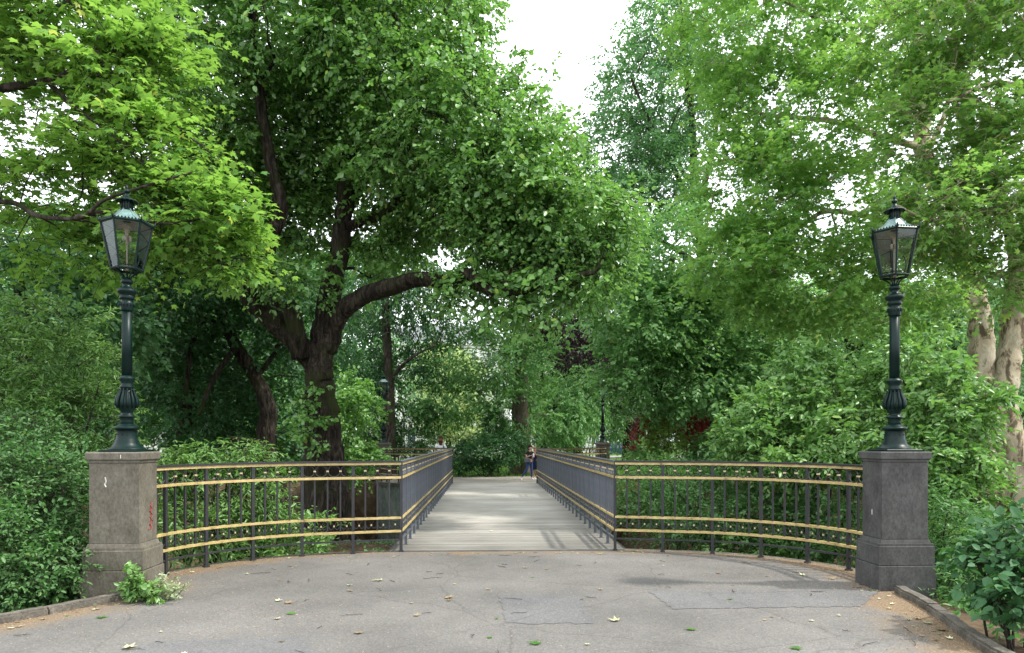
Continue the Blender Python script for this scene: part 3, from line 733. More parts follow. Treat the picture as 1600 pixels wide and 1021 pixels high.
# ================================================================== ornamental gas lamps
s_ = .00315
def lamp(loc, label, rot=0, scale=1, small=False):
    t = empty('street_lamp', loc, label, 'street lamp', 'old gas lamps around the footbridge')
    def B(name, mb, m, par=None):
        o = mb.build(name, m, par or t, world=False); return o
    def prof(l): return [(w * s_, (990 - y) * s_) for w, y in l]
    if not small:
        mb = MB()
        mb.box((0, 0, .012), (.42, .42, .024), bev=.004)
        mb.lathe(prof([(64, 983), (62, 978), (52, 973), (47, 966), (41, 958), (40, 950), (37, 946), (35, 930), (33, 915), (37, 911), (43, 907), (43, 901), (37, 897), (28, 893), (25, 889)]), n=28)
        B('lamp_base', mb, M['lamp'])
        mb = MB(); mb.lathe(prof([(23, 895), (22, 880), (23, 868), (28, 865), (28, 860), (21, 855), (19, 850), (22, 842), (29, 832), (33, 820), (32, 806), (27, 790), (20, 774), (17, 764)]), n=32, flute=(.5, .72, .05))
        bulb = B('baluster_bulb', mb, M['lamp'])
        for k in range(12):
            mb = MB(); q = 2 * PI * k / 12; c_, s2 = math.cos(q), math.sin(q)
            r = lambda w: w * s_
            mb.tube([(r(31) * c_, r(31) * s2, .50), (r(36) * c_, r(36) * s2, .54), (r(34) * c_, r(34) * s2, .60), (r(27) * c_, r(27) * s2, .66), (r(23) * c_, r(23) * s2, .70), (r(27) * c_, r(27) * s2, .72)], [.008, .017, .017, .013, .010, .005], n=6)
            B('acanthus_leaf', mb, M['lamp'], bulb)
            mb = MB(); mb.tube([(r(30) * c_, r(30) * s2, .20), (r(38) * c_, r(38) * s2, .195)], [.010, .005], n=6); B('stud', mb, M['lamp'], bulb)
        mb = MB(); mb.lathe(prof([(18, 770), (19, 762), (24, 756), (19, 748), (20, 738), (26, 730), (27, 723), (20, 718), (17, 714)]), n=24); B('collar', mb, M['lamp'])
        mb = MB(); mb.lathe(prof([(17, 716), (16, 480)]), n=32, flute=(0, 9, .06)); B('pole', mb, M['lamp'])
        mb = MB(); mb.lathe(prof([(16, 482), (21, 478), (21, 472), (24, 462), (24, 452), (19, 446), (20, 440), (25, 436), (25, 428), (21, 424), (28, 418), (33, 411), (32, 404), (24, 399), (18, 395), (14, 388), (15, 382), (20, 378), (20, 370), (16, 366), (13, 360)]), n=24)
        for k in range(12):
            q = 2 * PI * k / 12; mb.lathe([(.001, -.03), (.010, 0), (.001, .03)], c=(.078 * math.cos(q), .078 * math.sin(q), (990 - 457) * s_), n=5)
        B('capital', mb, M['lamp'])
    else:
        mb = MB(); mb.lathe([(.13, 0), (.13, .05), (.09, .1), (.09, .7), (.11, .72), (.06, .8), (.045, 1.6), (.055, 1.63), (.04, 1.67), (.035, 1.93), (.05, 1.95), (.04, 1.98)], n=16); B('pole', mb, M['lamp'])
    z0, z1 = (990 - 335) * s_, (990 - 166) * s_; R0, R1 = .155, .264
    L_ = bpy.data.objects.new('lantern', None); C.objects.link(L_); L_.parent = t
    def hexp(R, k, z): q = rot + PI / 3 * k; return Vector((R * math.cos(q), R * math.sin(q), z))
    mb = MB()
    for k in range(4):
        q = rot + PI / 6 + PI / 2 * k; c_, s2 = math.cos(q), math.sin(q)
        mb.tube([(.045 * c_, .045 * s2, 1.97), (.05 * c_, .05 * s2, 2.0), (.085 * c_, .085 * s2, 2.035), (.13 * c_, .13 * s2, z0)], .009, n=6)
    mb.tube([(0, 0, 1.96), (0, 0, z0)], .012, n=6)
    for k in range(6):
        mb.tube([hexp(R0, k, z0 + .015), hexp(R0, k + 1, z0 + .015)], .016, n=6, smooth=False)
        mb.tube([hexp(R0 * .94, k, z0 + .05), hexp(R0 * .94, k + 1, z0 + .05)], .006, n=5, smooth=False)
        mb.tube([hexp(R1, k, z1), hexp(R1, k + 1, z1)], .017, n=6, smooth=False)
        mb.tube([hexp(R0, k, z0), hexp(R1, k, z1)], .0115, n=6, smooth=False)
        a, b = hexp(R1 * 1.02, k, z1 + .014), hexp(R1 * 1.02, k + 1, z1 + .014)
        for j in range(8):
            p = a.lerp(b, (j + .5) / 8); mb.lathe([(.004, -.01), (.012, .004), (.002, .02)], c=p, n=6)
        p = hexp(R1, k, z1); o = hexp(1, k, 0)
        mb.tube([p, p + o * .018 + Vector((0, 0, .02)), p + o * .03 + Vector((0, 0, .065))], [.014, .012, .004], n=6)
    B('frame', mb, M['lamp'], L_)
    for k in range(6):
        mb = MB(); i_ = .985
        mb.add([hexp(R0 * i_, k, z0 + .01), hexp(R0 * i_, k + 1, z0 + .01), hexp(R1 * i_, k + 1, z1), hexp(R1 * i_, k, z1)], [(0, 1, 2, 3)])
        B('pane', mb, M['glass'], L_)
    mb = MB(); pr_ = [(R1 * .99, z1 + .004), (.20, z1 + .035), (.125, z1 + .085), (.075, z1 + .15), (.062, z1 + .165)]
    mb.lathe(pr_, n=6, rot=rot, smooth=False, cap=False)
    for k in range(6):
        mb.tube([hexp(r_ * 1.0, k, z_ + .003) for r_, z_ in pr_], .007, n=5)
    B('roof', mb, M['roof'] if not small else M['lamp'], L_)
    mb = MB(); mb.lathe([(R1 * .95, z1 - .012), (.17, z1 + .022), (.05, z1 + .03)], n=6, rot=rot, smooth=False, cap=False); B('reflector', mb, M['white'], L_)
    mb = MB(); zc = z1 + .155
    mb.lathe([(.066, zc), (.07, zc + .01), (.055, zc + .018), (.055, zc + .10), (.06, zc + .11)], n=20)
    for k in range(12):
        q = 2 * PI * k / 12; mb.tube([(.06 * math.cos(q), .06 * math.sin(q), zc + .02), (.06 * math.cos(q), .06 * math.sin(q), zc + .1)], .005, n=4)
    mb.lathe([(.06, zc + .108), (.108, zc + .104), (.112, zc + .112), (.088, zc + .128), (.05, zc + .15), (.026, zc + .175), (.02, zc + .2)], n=20)
    for k in range(14):
        q = 2 * PI * k / 14; mb.lathe([(.003, -.016), (.014, 0), (.003, .012)], c=(.106 * math.cos(q), .106 * math.sin(q), zc + .106), n=6)
    B('chimney', mb, M['lamp'], L_)
    mb = MB(); mb.lathe([(.012, zc + .195), (.03, zc + .21), (.034, zc + .225), (.018, zc + .24), (.012, zc + .25), (.02, zc + .262), (.01, zc + .28), (.001, zc + .305)], n=14); B('finial', mb, M['lamp'], L_)
    mb = MB(); mb.lathe([(.02, z0), (.018, z0 + .05), (.008, z0 + .06), (.008, z0 + .3), (.014, z0 + .31)], n=10)
    for k in range(4):
        q = PI / 2 * k; mb.lathe([(.004, 0), (.016, .02), (.016, .06), (.006, .075)], c=(.035 * math.cos(q), .035 * math.sin(q), z0 + .33), n=8)
    mb.lathe([(.09, z1 - .02), (.03, z1 - .06), (.012, z1 - .14), (.008, z0 + .3)], n=12, cap=False)
    B('burner', mb, M['brass'], L_)
    mb = MB(); mb.tube([(.05 + .09 * math.sin(a_) , 0, z0 + .03 + .13 * (1 - math.cos(a_))) for a_ in [k * .28 for k in range(10)]], .006, n=5); B('pipe', mb, M['lamp'], L_)
    t.scale = (scale,) * 3
    return t
lamp((-4.455, 8.2, 1.61), 'tall dark green gas lamp on the brownish near left pier, leaves behind its lantern', rad(26.6))
lamp((4.50, 8.2, 1.61), 'tall dark green gas lamp on the dark grey near right pier', .09)
lamp((-4.78, 30.75, 1.61), 'small looking far gas lamp on the pier left beyond the bridge', .2)
lamp((4.78, 30.75, 1.61), 'small looking far gas lamp on the pier right beyond the bridge', .5)
p = P(864, 700, 38); lamp((p[0], p[1], -.07), 'plain slender lamp post on the lawn right of the brown centre trunk', .3, 1.36, small=True)

# ================================================================== kerbs
def kerb(pts, label, seed=0):
    g = random.Random(seed); mid = pts[len(pts) // 2]
    t = empty('stone_kerb', (mid[0], mid[1], 0), label, 'kerb')
    c = crom(pts, 8); i = 0; acc = [tuple(c[0])]
    ln = 0; segs = []
    for k in range(1, len(c)):
        ln += math.dist(c[k], c[k - 1]); acc.append(tuple(c[k]))
        if ln > .85 or k == len(c) - 1: segs.append(acc); acc = [tuple(c[k])]; ln = 0
    for sg in segs:
        mb = MB(); sg = [(x + g.uniform(-.008, .008), y) for x, y in sg]
        a, b = Vector(sg[0]), Vector(sg[-1]); sg[-1] = tuple(b + (Vector(sg[-2]) - b).normalized() * .012)
        h = .23 + g.uniform(-.008, .008); mb.sweep(sg, .13, h - .02, -.15); mb.sweep(sg, .095, .02, h - .17); mb.build('kerb_stone', M['kerb'], t)
kerb([(-4.28, 7.98), (-4.6, 7.5), (-5.0, 6.9), (-5.7, 6.1), (-6.5, 5.2), (-7.6, 4.2)], 'dark stone kerb curving away left from the brownish pier', 1)
kerb([(4.36, 7.86), (4.22, 7.1), (3.98, 6.3), (3.78, 5.6), (3.68, 4.7), (3.64, 3.4)], 'dark stone kerb running forward from the dark grey right pier', 2)

# ================================================================== fallen leaves, twigs and fine litter
def inside(x, y): return np.interp(y, *XL) + .15 < x < np.interp(y, *XR) - .15
T, F = leaf_template('lobed')
def leafone(seed):
    g = random.Random(seed); a, b = g.uniform(.3, .9), g.uniform(.2, .7)
    vs = [((x - .4), y, max(0, a * y * y + b * (x - .4) ** 2) * g.uniform(.5, 1.2)) for x, y, z in T]
    mb = MB(); mb.add(vs, [tuple(f) for f in F]); me = mb.mesh('leaf')
    for nm, val in (('v', g.random()), ('c', g.random())):
        at = me.attributes.new(nm, 'FLOAT', 'FACE'); at.data.foreach_set('value', [val] * len(F))
    me.materials.append([M['fallen'], M['litter'], M['fallen'], M['litter'], M['elder']][seed % 5]); return me
variants = [leafone(k) for k in range(10)]
g = random.Random(21)
spots = [gp(*q) for q in ((545, 916), (548, 924), (434, 940), (450, 943), (456, 960), (433, 968), (650, 963), (545, 872), (1122, 897), (1243, 1014), (962, 971), (1300, 905), (1255, 900), (342, 888), (160, 966), (200, 1013), (1434, 968), (1450, 975), (1470, 985), (838, 1007), (592, 908), (700, 935), (768, 832), (560, 990), (1080, 985))]
while len(spots) < 150:
    x, y = g.uniform(-5, 4.4), g.uniform(5.6, 10.9)
    if inside(x, y) and (len(spots) < 60 or min(x - np.interp(y, *XL), np.interp(y, *XR) - x, 11.1 - y) < .45): spots.append((x, y))
for i, (x, y) in enumerate(spots):
    o = bpy.data.objects.new('fallen_leaf', variants[i % 10]); C.objects.link(o)
    k = g.uniform(.075, .14) if i < 25 else g.uniform(.03, .075)
    o.scale = (k,) * 3; o.location = (x, y, .007 if y < 11.05 else .02); o.rotation_euler = (g.uniform(-.1, .1), g.uniform(-.1, .1), g.uniform(0, 6.3))
    kd = ['pale yellowish curled', 'brown dry curled', 'pale yellowish curled', 'brown dry curled', 'fresh green torn'][(i % 10) % 5]
    tag(o, kd + ' leaf lying on the grey asphalt path', 'leaf', kd + ' leaves scattered over the path')
for i in range(55):
    while True:
        x, y = g.uniform(-5, 4.3), g.uniform(5.6, 10.9)
        if inside(x, y): break
    a = g.uniform(0, 6.3); l = g.uniform(.06, .22); mb = MB(); pts = []
    for k in range(5): pts.append(((k / 4 - .5) * l, g.uniform(-.012, .012), .004 + g.uniform(0, .006)))
    mb.tube(pts, [.0028, .0028, .0025, .002, .0012], n=5)
    if g.random() < .5: mb.tube([pts[2], (pts[2][0] + l * .2, .03, .01)], [.002, .001], n=4)
    o = link('fallen_twig', mb.mesh('twig'), M['bark']); o.location = (x, y, .005); o.rotation_euler.z = a
    tag(o, 'thin dark broken twig lying on the grey asphalt path', 'twig', 'broken twigs scattered over the path')
# fine debris: nobody could count it
gg = np.random.default_rng(4); pts = []
while len(pts) < 15000:
    x, y = gg.uniform(-7.5, 4.7), gg.uniform(4.5, 11.2)
    a, b = np.interp(y, *XL), np.interp(y, *XR)
    d = min(x - a, b - x, 11.1 - y + .2)
    if d < .04: continue
    pr2 = math.exp(-d / .38) + .05 + .25 * math.exp(-((x + 2.6) ** 2 + (y - 7.0) ** 2) / .5) + .3 * math.exp(-((x - 3.4) ** 2 + (y - 8.6) ** 2) / 1.2)
    if gg.random() < pr2 * (1 if not (abs(x) < 1.7 and y > 10) else .15): pts.append((x, y, .006 + gg.uniform(0, .006)))
pts = np.array(pts); n = len(pts); dr = gg.normal(size=(n, 3)); dr[:, 2] *= .15; nr = np.array((0, 0, 1.)) + gg.normal(size=(n, 3)) * .35
me = leaf_mesh('litter', pts, dr, nr, gg.uniform(.006, .022, n), gg.uniform(0, 1, n), gg.uniform(0, 1, n), 'slim')
tag(link('leaf_litter', me, M['litter']), 'tan dry leaf crumbs drifted along the railing foot and kerbs', 'litter', kind='stuff')
# ================================================================== people
def skin(verts, edges, root=0, sub=1):
    """verts: (x,y,z,rx[,ry]) -> one continuous tapered surface"""
    me = bpy.data.meshes.new('sk'); me.from_pydata([v[:3] for v in verts], edges, [])
    o = bpy.data.objects.new('sk', me); C.objects.link(o)
    o.modifiers.new('s', 'SKIN'); me_sv = me.skin_vertices[0].data if me.skin_vertices else None
    if me_sv is None:
        bm = bmesh.new(); bm.from_mesh(me); bm.verts.layers.skin.verify(); bm.to_mesh(me); bm.free(); me_sv = me.skin_vertices[0].data
    for i, v in enumerate(verts):
        me_sv[i].radius = (v[3], v[4] if len(v) > 4 else v[3]); me_sv[i].use_root = (i == root)
    sd = o.modifiers.new('d', 'SUBSURF'); sd.levels = sub; sd.render_levels = sub
    bpy.context.view_layer.update(); dg = bpy.context.evaluated_depsgraph_get()
    r = bpy.data.meshes.new_from_object(o.evaluated_get(dg)); r.polygons.foreach_set('use_smooth', [True] * len(r.polygons))
    bpy.data.objects.remove(o); return r
M['skin'] = flat('skin', (.5, .29, .21), .55); M['navy'] = flat('navy_cotton', (.012, .018, .06), .85); M['black'] = flat('black_cotton', (.012, .012, .014), .85)
M['denim'] = flat('blue_denim', (.03, .06, .16), .85); M['whitecloth'] = flat('white_cotton', (.75, .76, .78), .8); M['greybag'] = flat('grey_bag', (.1, .11, .13), .7)
M['hair_dark'] = flat('dark_brown_hair', (.025, .014, .01), .5); M['hair_auburn'] = flat('auburn_hair', (.09, .028, .014), .5); M['hair_fair'] = flat('fair_hair', (.38, .28, .16), .5)
M['eye'] = flat('dark_eye', (.01, .01, .01), .3); M['lip'] = flat('lips', (.35, .09, .08), .5)
def person(loc, heading, sc, label, J, top, bottom, shoes, hair, skirt=None, sleeve=.5, long_hair=0):
    t = empty('person', loc, label, 'person'); t.rotation_euler.z = heading; t.scale = (sc,) * 3
    V = []; Ed = []
    def a(p, r, par=None, ry=None):
        V.append((*p, r, ry or r)); i = len(V) - 1
        if par is not None: Ed.append((par, i))
        return i
    lx, ly = J.get('lean', (0, 0))
    pel = a((0, 0, .95), .125, None, .095); sp = a((lx * .3, ly * .3, 1.1), .105, pel, .085); ch = a((lx * .7, ly * .7, 1.27), .125, sp, .092)
    up = a((lx, ly, 1.37), .085, ch, .07); nk = a((lx, ly + .01, 1.45), .048, up); jw = a((lx, ly + .035, 1.515), .058, nk, .06)
    hd = a((lx, ly + .025, 1.59), .078, jw, .088); a((lx, ly + .015, 1.655), .06, hd, .07)
    a((lx, ly + .122, 1.572), .012, hd)
    for s in (-1, 1): a((lx + s * .086, ly + .02, 1.58), .012, hd)
    T = {}
    for s, k in ((-1, 'l'), (1, 'r')):
        sh = a((lx + s * .165, ly, 1.37), .048, up); el = a(J[k + 'e'], .034, sh); wr = a(J[k + 'w'], .023, el)
        d = (Vector(J[k + 'w']) - Vector(J[k + 'e'])).normalized(); side = d.cross(Vector((0, 0, 1))); side = side.normalized() if side.length > .1 else Vector((1, 0, 0)); nrm = side.cross(d)
        pm = Vector(J[k + 'w']) + d * .05; pi = a(pm, .03, wr, .018)
        for j, (o, ln) in enumerate(((-.028, .062), (-.010, .075), (.010, .07), (.027, .055))):
            r0 = pm + d * .035 + side * o; f1 = a(r0, .009, pi); f2 = a(r0 + d * ln * .5 + nrm * .006, .008, f1); a(r0 + d * ln * .85 + nrm * .02, .0065, f2)
        th = a(pm - d * .015 - side * .034, .010, pi); a(pm + d * .02 - side * .052 + nrm * .008, .008, th)
        hp = a((s * .085, 0, .88), .088, pel); kn = a(J[k + 'k'], .055, hp); an = a(J[k + 'a'], .036, kn)
        fd = Vector(J.get(k + 'f', (0, 1, 0))).normalized(); hl = Vector(J[k + 'a']); a(hl + fd * .13 + Vector((0, 0, -.055)), .028, an)
        T[k] = (fd, hl)
    link('body', skin(V, Ed, 0, 1), M['skin'], t, False)
    cl = [(0, 0, .9, .135, .11), (lx * .3, ly * .3, 1.1, .12, .1), (lx * .7, ly * .7, 1.28, .138, .105), (lx, ly, 1.39, .09, .08)]; ed = [(0, 1), (1, 2), (2, 3)]
    for s, k in ((-1, 'l'), (1, 'r')):
        b = len(cl); e = Vector(J[k + 'e']); q = Vector((lx + s * .168, ly, 1.37)); m = q.lerp(e, sleeve)
        cl += [(*q, .062), (*m, .055)]; ed += [(3, b), (b, b + 1)]
    link('shirt' if not skirt else 'dress_top', skin(cl, ed, 0, 1), top, t, False)
    if skirt:
        mb = MB(); mb.lathe([(.128, 1.0), (.15, .9), (.17, .75), (.19, skirt), (.18, skirt + .01)], n=22, cap=False)
        mb.v = [(x, y * .78, z + .012 * math.sin(7 * math.atan2(y, x)) * (z < .6)) for x, y, z in mb.v]; link('skirt', mb.mesh('skirt'), bottom, t, False)
    else:
        cl = [(0, 0, .97, .13, .1)]; ed = []
        for s, k in ((-1, 'l'), (1, 'r')):
            b = len(cl); kn = Vector(J[k + 'k']); an = Vector(J[k + 'a']); cl += [(s * .085, 0, .87, .1), (*kn, .07), (*(kn.lerp(an, .93)), .05)]; ed += [(0, b), (b, b + 1), (b + 1, b + 2)]
        link('trousers', skin(cl, ed, 0, 1), bottom, t, False)
    for k in 'lr':
        fd, hl = T[k]; cl = [(*(hl + Vector((0, 0, -.01))), .045), (*(hl - fd * .03 + Vector((0, 0, -.05))), .04), (*(hl + fd * .07 + Vector((0, 0, -.055))), .044), (*(hl + fd * .16 + Vector((0, 0, -.062))), .034)]
        link('shoe', skin(cl, [(0, 1), (1, 2), (2, 3)], 0, 1), shoes, t, False)
    hv = [(lx, ly - .01, 1.62, .094, .098), (lx, ly + .01, 1.675, .072, .08), (lx, ly - .045, 1.54, .08, .06), (lx, ly - .06, 1.45, .075 if long_hair else .05, .05)]; he = [(0, 1), (0, 2), (2, 3)]
    if long_hair: hv.append((lx, ly - .075, 1.45 - long_hair, .085, .045)); he.append((3, 4))
    link('hair', skin(hv, he, 0, 1), hair, t, False)
    for s in (-1, 1):
        mb = MB(); mb.lathe([(.001, -.009), (.011, 0), (.001, .009)], c=(lx + s * .03, ly + .108, 1.592), n=8); link('eye', mb.mesh('eye'), M['eye'], t, False)
    mb = MB(); mb.box((lx, ly + .094, 1.53), (.04, .012, .012), bev=.003); link('mouth', mb.mesh('mouth'), M['lip'], t, False)
    return t
def world_of(t, p):
    return Matrix.Translation(t.location) @ Matrix.Rotation(t.rotation_euler.z, 4, 'Z') @ Matrix.Scale(t.scale[0], 4) @ Vector(p)
pa = P(827.5, 749.5, 30.6); A_ = person((pa[0], pa[1], 0), rad(-150), .87, 'woman with dark hair, black top and jeans standing at the far right bridge end',
    dict(lean=(.02, .05), le=(-.24, .04, 1.13), lw=(-.08, .24, 1.19), re=(.25, .05, 1.13), rw=(.06, .25, 1.22), lk=(-.10, .04, .5), la=(-.10, .03, .09), rk=(.16, .0, .5), ra=(.40, -.16, .12), rf=(.3, .8, -.3)),
    M['black'], M['denim'], M['whitecloth'], M['hair_dark'])
pb = P(836.5, 748.5, 30.9); B_ = person((pb[0], pb[1], 0), rad(140), .83, 'fair haired person in a navy dress raising a hand beside the railing end',
    dict(lean=(0, .02), le=(-.24, .1, 1.16), lw=(-.1, .2, 1.42), re=(.22, .02, 1.1), rw=(.24, .1, .88), lk=(-.09, .02, .5), la=(-.09, 0, .09), rk=(.09, .02, .5), ra=(.1, 0, .09)),
    M['navy'], M['navy'], M['whitecloth'], M['hair_fair'], skirt=.52)
pc = P(689, 760, 31.0); C_ = person((pc[0], pc[1], 0), rad(-8), 1.07, 'person with auburn hair and white top seen from behind beyond the left railing',
    dict(le=(-.25, .02, 1.12), lw=(-.2, .15, .93), re=(.25, .02, 1.12), rw=(.2, .15, .93), lk=(-.09, .02, .5), la=(-.09, 0, .09), rk=(.09, .02, .5), ra=(.09, 0, .09)),
    M['whitecloth'], M['navy'], M['whitecloth'], M['hair_auburn'], long_hair=.05)
def bag(c, m, label, strap):
    o = empty('shoulder_bag', c, label, 'bag'); mb = MB(); mb.box((0, 0, 0), (.26, .1, .2), bev=.02, taper=.9); link('pouch', mb.mesh('b'), m, o, False)
    mb = MB(); mb.box((0, .056, .05), (.25, .012, .1), bev=.004); link('flap', mb.mesh('b'), m, o, False)
    mb = MB(); mb.tube([Vector(q) - Vector(c) for q in strap], .014, n=6); link('strap', mb.mesh('b'), m, o, False)
q = world_of(A_, (.2, .1, .98)); bag(tuple(q), M['greybag'], 'grey shoulder bag at the hip of the woman in black top', [q + Vector((0, 0, .08)), world_of(A_, (.15, .12, 1.2)), world_of(A_, (-.1, .1, 1.42)), world_of(A_, (-.14, -.02, 1.44))])
q = world_of(C_, (.22, -.14, .95)); bag(tuple(q), M['black'], 'black bag on a strap across the white top', [q + Vector((0, 0, .08)), world_of(C_, (.2, -.16, 1.15)), world_of(C_, (.125, -.14, 1.36)), world_of(C_, (.1, -.05, 1.46))])
q = world_of(A_, (-.01, .34, 1.22)); mb = MB(); mb.lathe([(.02, -.07), (.03, -.06), (.038, .06), (.036, .07), (.012, .085)], c=(0, 0, 0), n=12)
o = link('paper_cup', mb.mesh('cup'), M['whitecloth']); o.location = q; tag(o, 'white drink cup held at the chest of the woman in black', 'cup')
# ================================================================== trees: measured from the photograph, built at their depth
def PP(*a): return [P(*q) for q in a]
# --- the great forked tree left of the bridge
b0 = P(512, 690, 16); b0[2] = float(hter(b0[0], b0[1])) - .25
tr = [b0, P(508, 760, 16), P(503, 650, 16), P(500, 580, 16), P(508, 520, 16), P(522, 430, 16.1), P(536, 350, 16.2), P(541, 270, 16.3), P(560, 160, 16.5), P(575, 30, 16.7), P(570, -120, 17)]
limbs = [(PP((500, 575, 16), (470, 540, 15.9), (425, 500, 15.7), (388, 462, 15.5), (390, 425, 15.4), (405, 392, 15.3), (440, 330, 15.2), (420, 240, 15), (400, 100, 15), (390, -60, 15)), .27, .08),
         (PP((512, 545, 16), (530, 495, 15.7), (565, 465, 15.3), (615, 447, 14.9), (655, 436, 14.6), (700, 440, 14.3), (732, 428, 14.1), (768, 456, 13.9), (810, 456, 13.6), (860, 440, 13.4), (930, 425, 13.2)), .24, .045),
         (PP((765, 455, 13.9), (795, 440, 13.9), (805, 420, 14.0), (850, 400, 14.1), (900, 372, 14.2), (960, 350, 14.2)), .075, .03),
         (PP((535, 360, 16.2), (565, 345, 16), (600, 335, 15.7), (640, 290, 15.3), (700, 240, 15), (760, 200, 14.6)), .13, .04),
         (PP((541, 330, 16.2), (560, 300, 16.5), (620, 180, 17), (660, 60, 17.2), (690, -60, 17.5)), .14, .04),
         (PP((470, 545, 15.9), (430, 470, 16.3), (424, 400, 16.6), (440, 300, 17), (470, 150, 17.4), (440, 0, 17.6)), .13, .05),
         (PP((400, 400, 15.3), (350, 360, 14.8), (300, 300, 14.4), (280, 200, 14)), .11, .04)]
ells = [E(480, 350, 17.2, 60, 50, .9, 36), E(510, 260, 17.4, 70, 60, .9, 46), E(420, 430, 14.9, 45, 26, .5, 12), E(720, 455, 14.3, 55, 22, .4, 14), E(905, 425, 13.5, 60, 26, .5, 20), E(820, 480, 13.8, 40, 18, .4, 8), E(470, 20, 15.5, 190, 160, 3.0, 240), E(625, 70, 15.5, 150, 130, 2.8, 208), E(700, 210, 15, 165, 110, 2.4, 184), E(790, 285, 14.6, 125, 85, 1.9, 128),
        E(895, 345, 14.2, 100, 65, 1.6, 96), E(430, 200, 16.8, 165, 120, 1.6, 152), E(400, 300, 16.8, 110, 60, 1.2, 56), E(640, 200, 16.5, 80, 80, 1.0, 48),
        E(690, 315, 16.4, 110, 45, 1.2, 68), E(830, 385, 14.6, 100, 26, .9, 64), E(330, 120, 15, 90, 130, 2, 88), E(600, 380, 17.4, 70, 60, 1.2, 36), E(530, -90, 16, 260, 100, 3.0, 152)]
sprout = [P(x, y, z) for x, y, z in ((515, 430, 15.4), (520, 405, 15.4), (495, 605, 15.4), (482, 640, 15.3), (500, 655, 15.3), (478, 675, 15.3), (470, 625, 15.4), (560, 330, 15.6), (470, 655, 15.2), (520, 460, 15.5), (508, 700, 15.3))]
T1 = make_tree('oak_tree', 'great old forked tree with mossy bark and a long crooked limb left of the bridge', 'tree', tuple(b0),
    (tr, .38, .1, .34), limbs, ells, 'oak', M['barkm'], L=.122, cr=.62, K=11, Mn=9, kind='wide', droop=.5, flat=.5, seed=3, twig=.03, jit=.8, extra=sprout, outw=.35, twig_leaf=True)
# broken limb stump
mb = MB(); st = [P(470, 560, 15.7), P(462, 520, 15.6), P(458, 488, 15.5), P(455, 476, 15.45)]
mb.tube(st, [.2, .19, .2, .12], n=12); mb.tube([st[3] + np.array((0, 0, .02)), st[3] - np.array((0, .05, .12))], [.11, .05], n=10)
mb.v = [tuple(Vector(v) + Vector((random.uniform(-.03, .03), random.uniform(-.03, .03), random.uniform(-.03, .03)))) for v in mb.v]
mb.build('broken_stump', M['barkm'], T1)

# --- bright maple reaching in from the left
b1 = P(-420, 700, 11); b1[2] = -.5
tr = [b1, P(-410, 400, 11), P(-390, 100, 11), P(-380, -300, 11)]
limbs = [(PP((-400, 420, 11), (-200, 330, 10.3), (0, 315, 9.8), (60, 338, 9.6), (125, 340, 9.4), (165, 312, 9.3), (230, 290, 9.2), (300, 270, 9.2)), .05, .012),
         (PP((-390, 250, 11), (-150, 180, 10.4), (0, 140, 10), (70, 128, 9.9), (140, 98, 9.8), (230, 60, 9.8)), .09, .02),
         (PP((-380, 60, 11), (-100, 40, 10.4), (60, 20, 10), (180, -20, 10)), .1, .03),
         (PP((75, 128, 9.9), (115, 165, 9.8), (160, 200, 9.7), (230, 260, 9.6)), .035, .01),
         (PP((120, 340, 9.4), (185, 330, 9.5), (250, 350, 9.6), (330, 340, 9.7)), .04, .01),
         (PP((150, 100, 9.8), (240, 170, 9.9), (330, 240, 10)), .04, .01)]
ells = [E(110, 30, 10.2, 160, 70, 1.2, 92), E(60, 170, 10.4, 120, 90, 1.2, 38), E(195, 110, 10, 85, 60, 1.0, 55), E(205, 225, 10, 95, 60, .9, 58),
        E(295, 335, 10, 95, 50, .8, 70), E(120, 290, 10.3, 120, 60, .9, 43), E(350, 395, 10.2, 45, 25, .5, 16), E(60, 375, 10.5, 100, 45, .7, 21), E(215, 395, 10.6, 90, 35, .6, 19), E(-80, 200, 10.8, 120, 220, 1.3, 37), E(100, -60, 10.4, 220, 70, 1.5, 37)]
make_tree('maple_tree', 'bright yellow green maple reaching in from the upper left behind the lamp', 'tree', tuple(b1), (tr, .3, .14, .2), limbs, ells, 'maple', M['bark'],
    L=.15, cr=.5, K=7, Mn=6, kind='lobed', droop=.22, flat=.16, seed=5, up=1.3, twig=.022, jit=.32, outw=.5, twig_leaf=True)

# --- two mottled plane trees on the right
b2 = P(1600, 760, 14); b2[2] = -.5
tr = [b2, P(1592, 740, 14), P(1577, 680, 14), P(1568, 610, 14.1), P(1580, 520, 14.2), P(1592, 430, 14.3), P(1618, 300, 14.5), P(1640, 100, 15), P(1650, -150, 15.5)]
limbs = [(PP((1590, 420, 14.3), (1560, 300, 14.6), (1500, 180, 15), (1450, 60, 15.4)), .13, .03),
         (PP((1600, 330, 14.4), (1540, 330, 13.6), (1470, 345, 13), (1440, 340, 12.6), (1400, 320, 12.2)), .06, .015),
         (PP((1620, 260, 14.5), (1640, 160, 13.8), (1560, 130, 13), (1480, 160, 12.6)), .08, .02)]
ells = [E(1560, 60, 14, 130, 130, 1.8, 115), E(1500, 330, 13, 110, 60, 1.2, 84), E(1600, 250, 13.4, 90, 90, 1.4, 74), E(1470, 200, 13.6, 80, 60, 1.1, 44), E(1590, 420, 13, 60, 40, .8, 26), E(1450, 30, 14, 120, 70, 1.6, 63), E(1650, 100, 14, 120, 300, 1.5, 63)]
make_tree('plane_tree', 'plane tree with cream mottled bark at the right edge of the picture', 'tree', tuple(b2), (tr, .27, .16, .12), limbs, ells, 'plane', M['barkp'],
    L=.145, cr=.55, K=8, Mn=7, kind='lobed', droop=.3, flat=.35, seed=6, up=1.2, twig=.025, jit=.4, twig_leaf=True)
b3 = P(1552, 750, 19); b3[2] = -.5
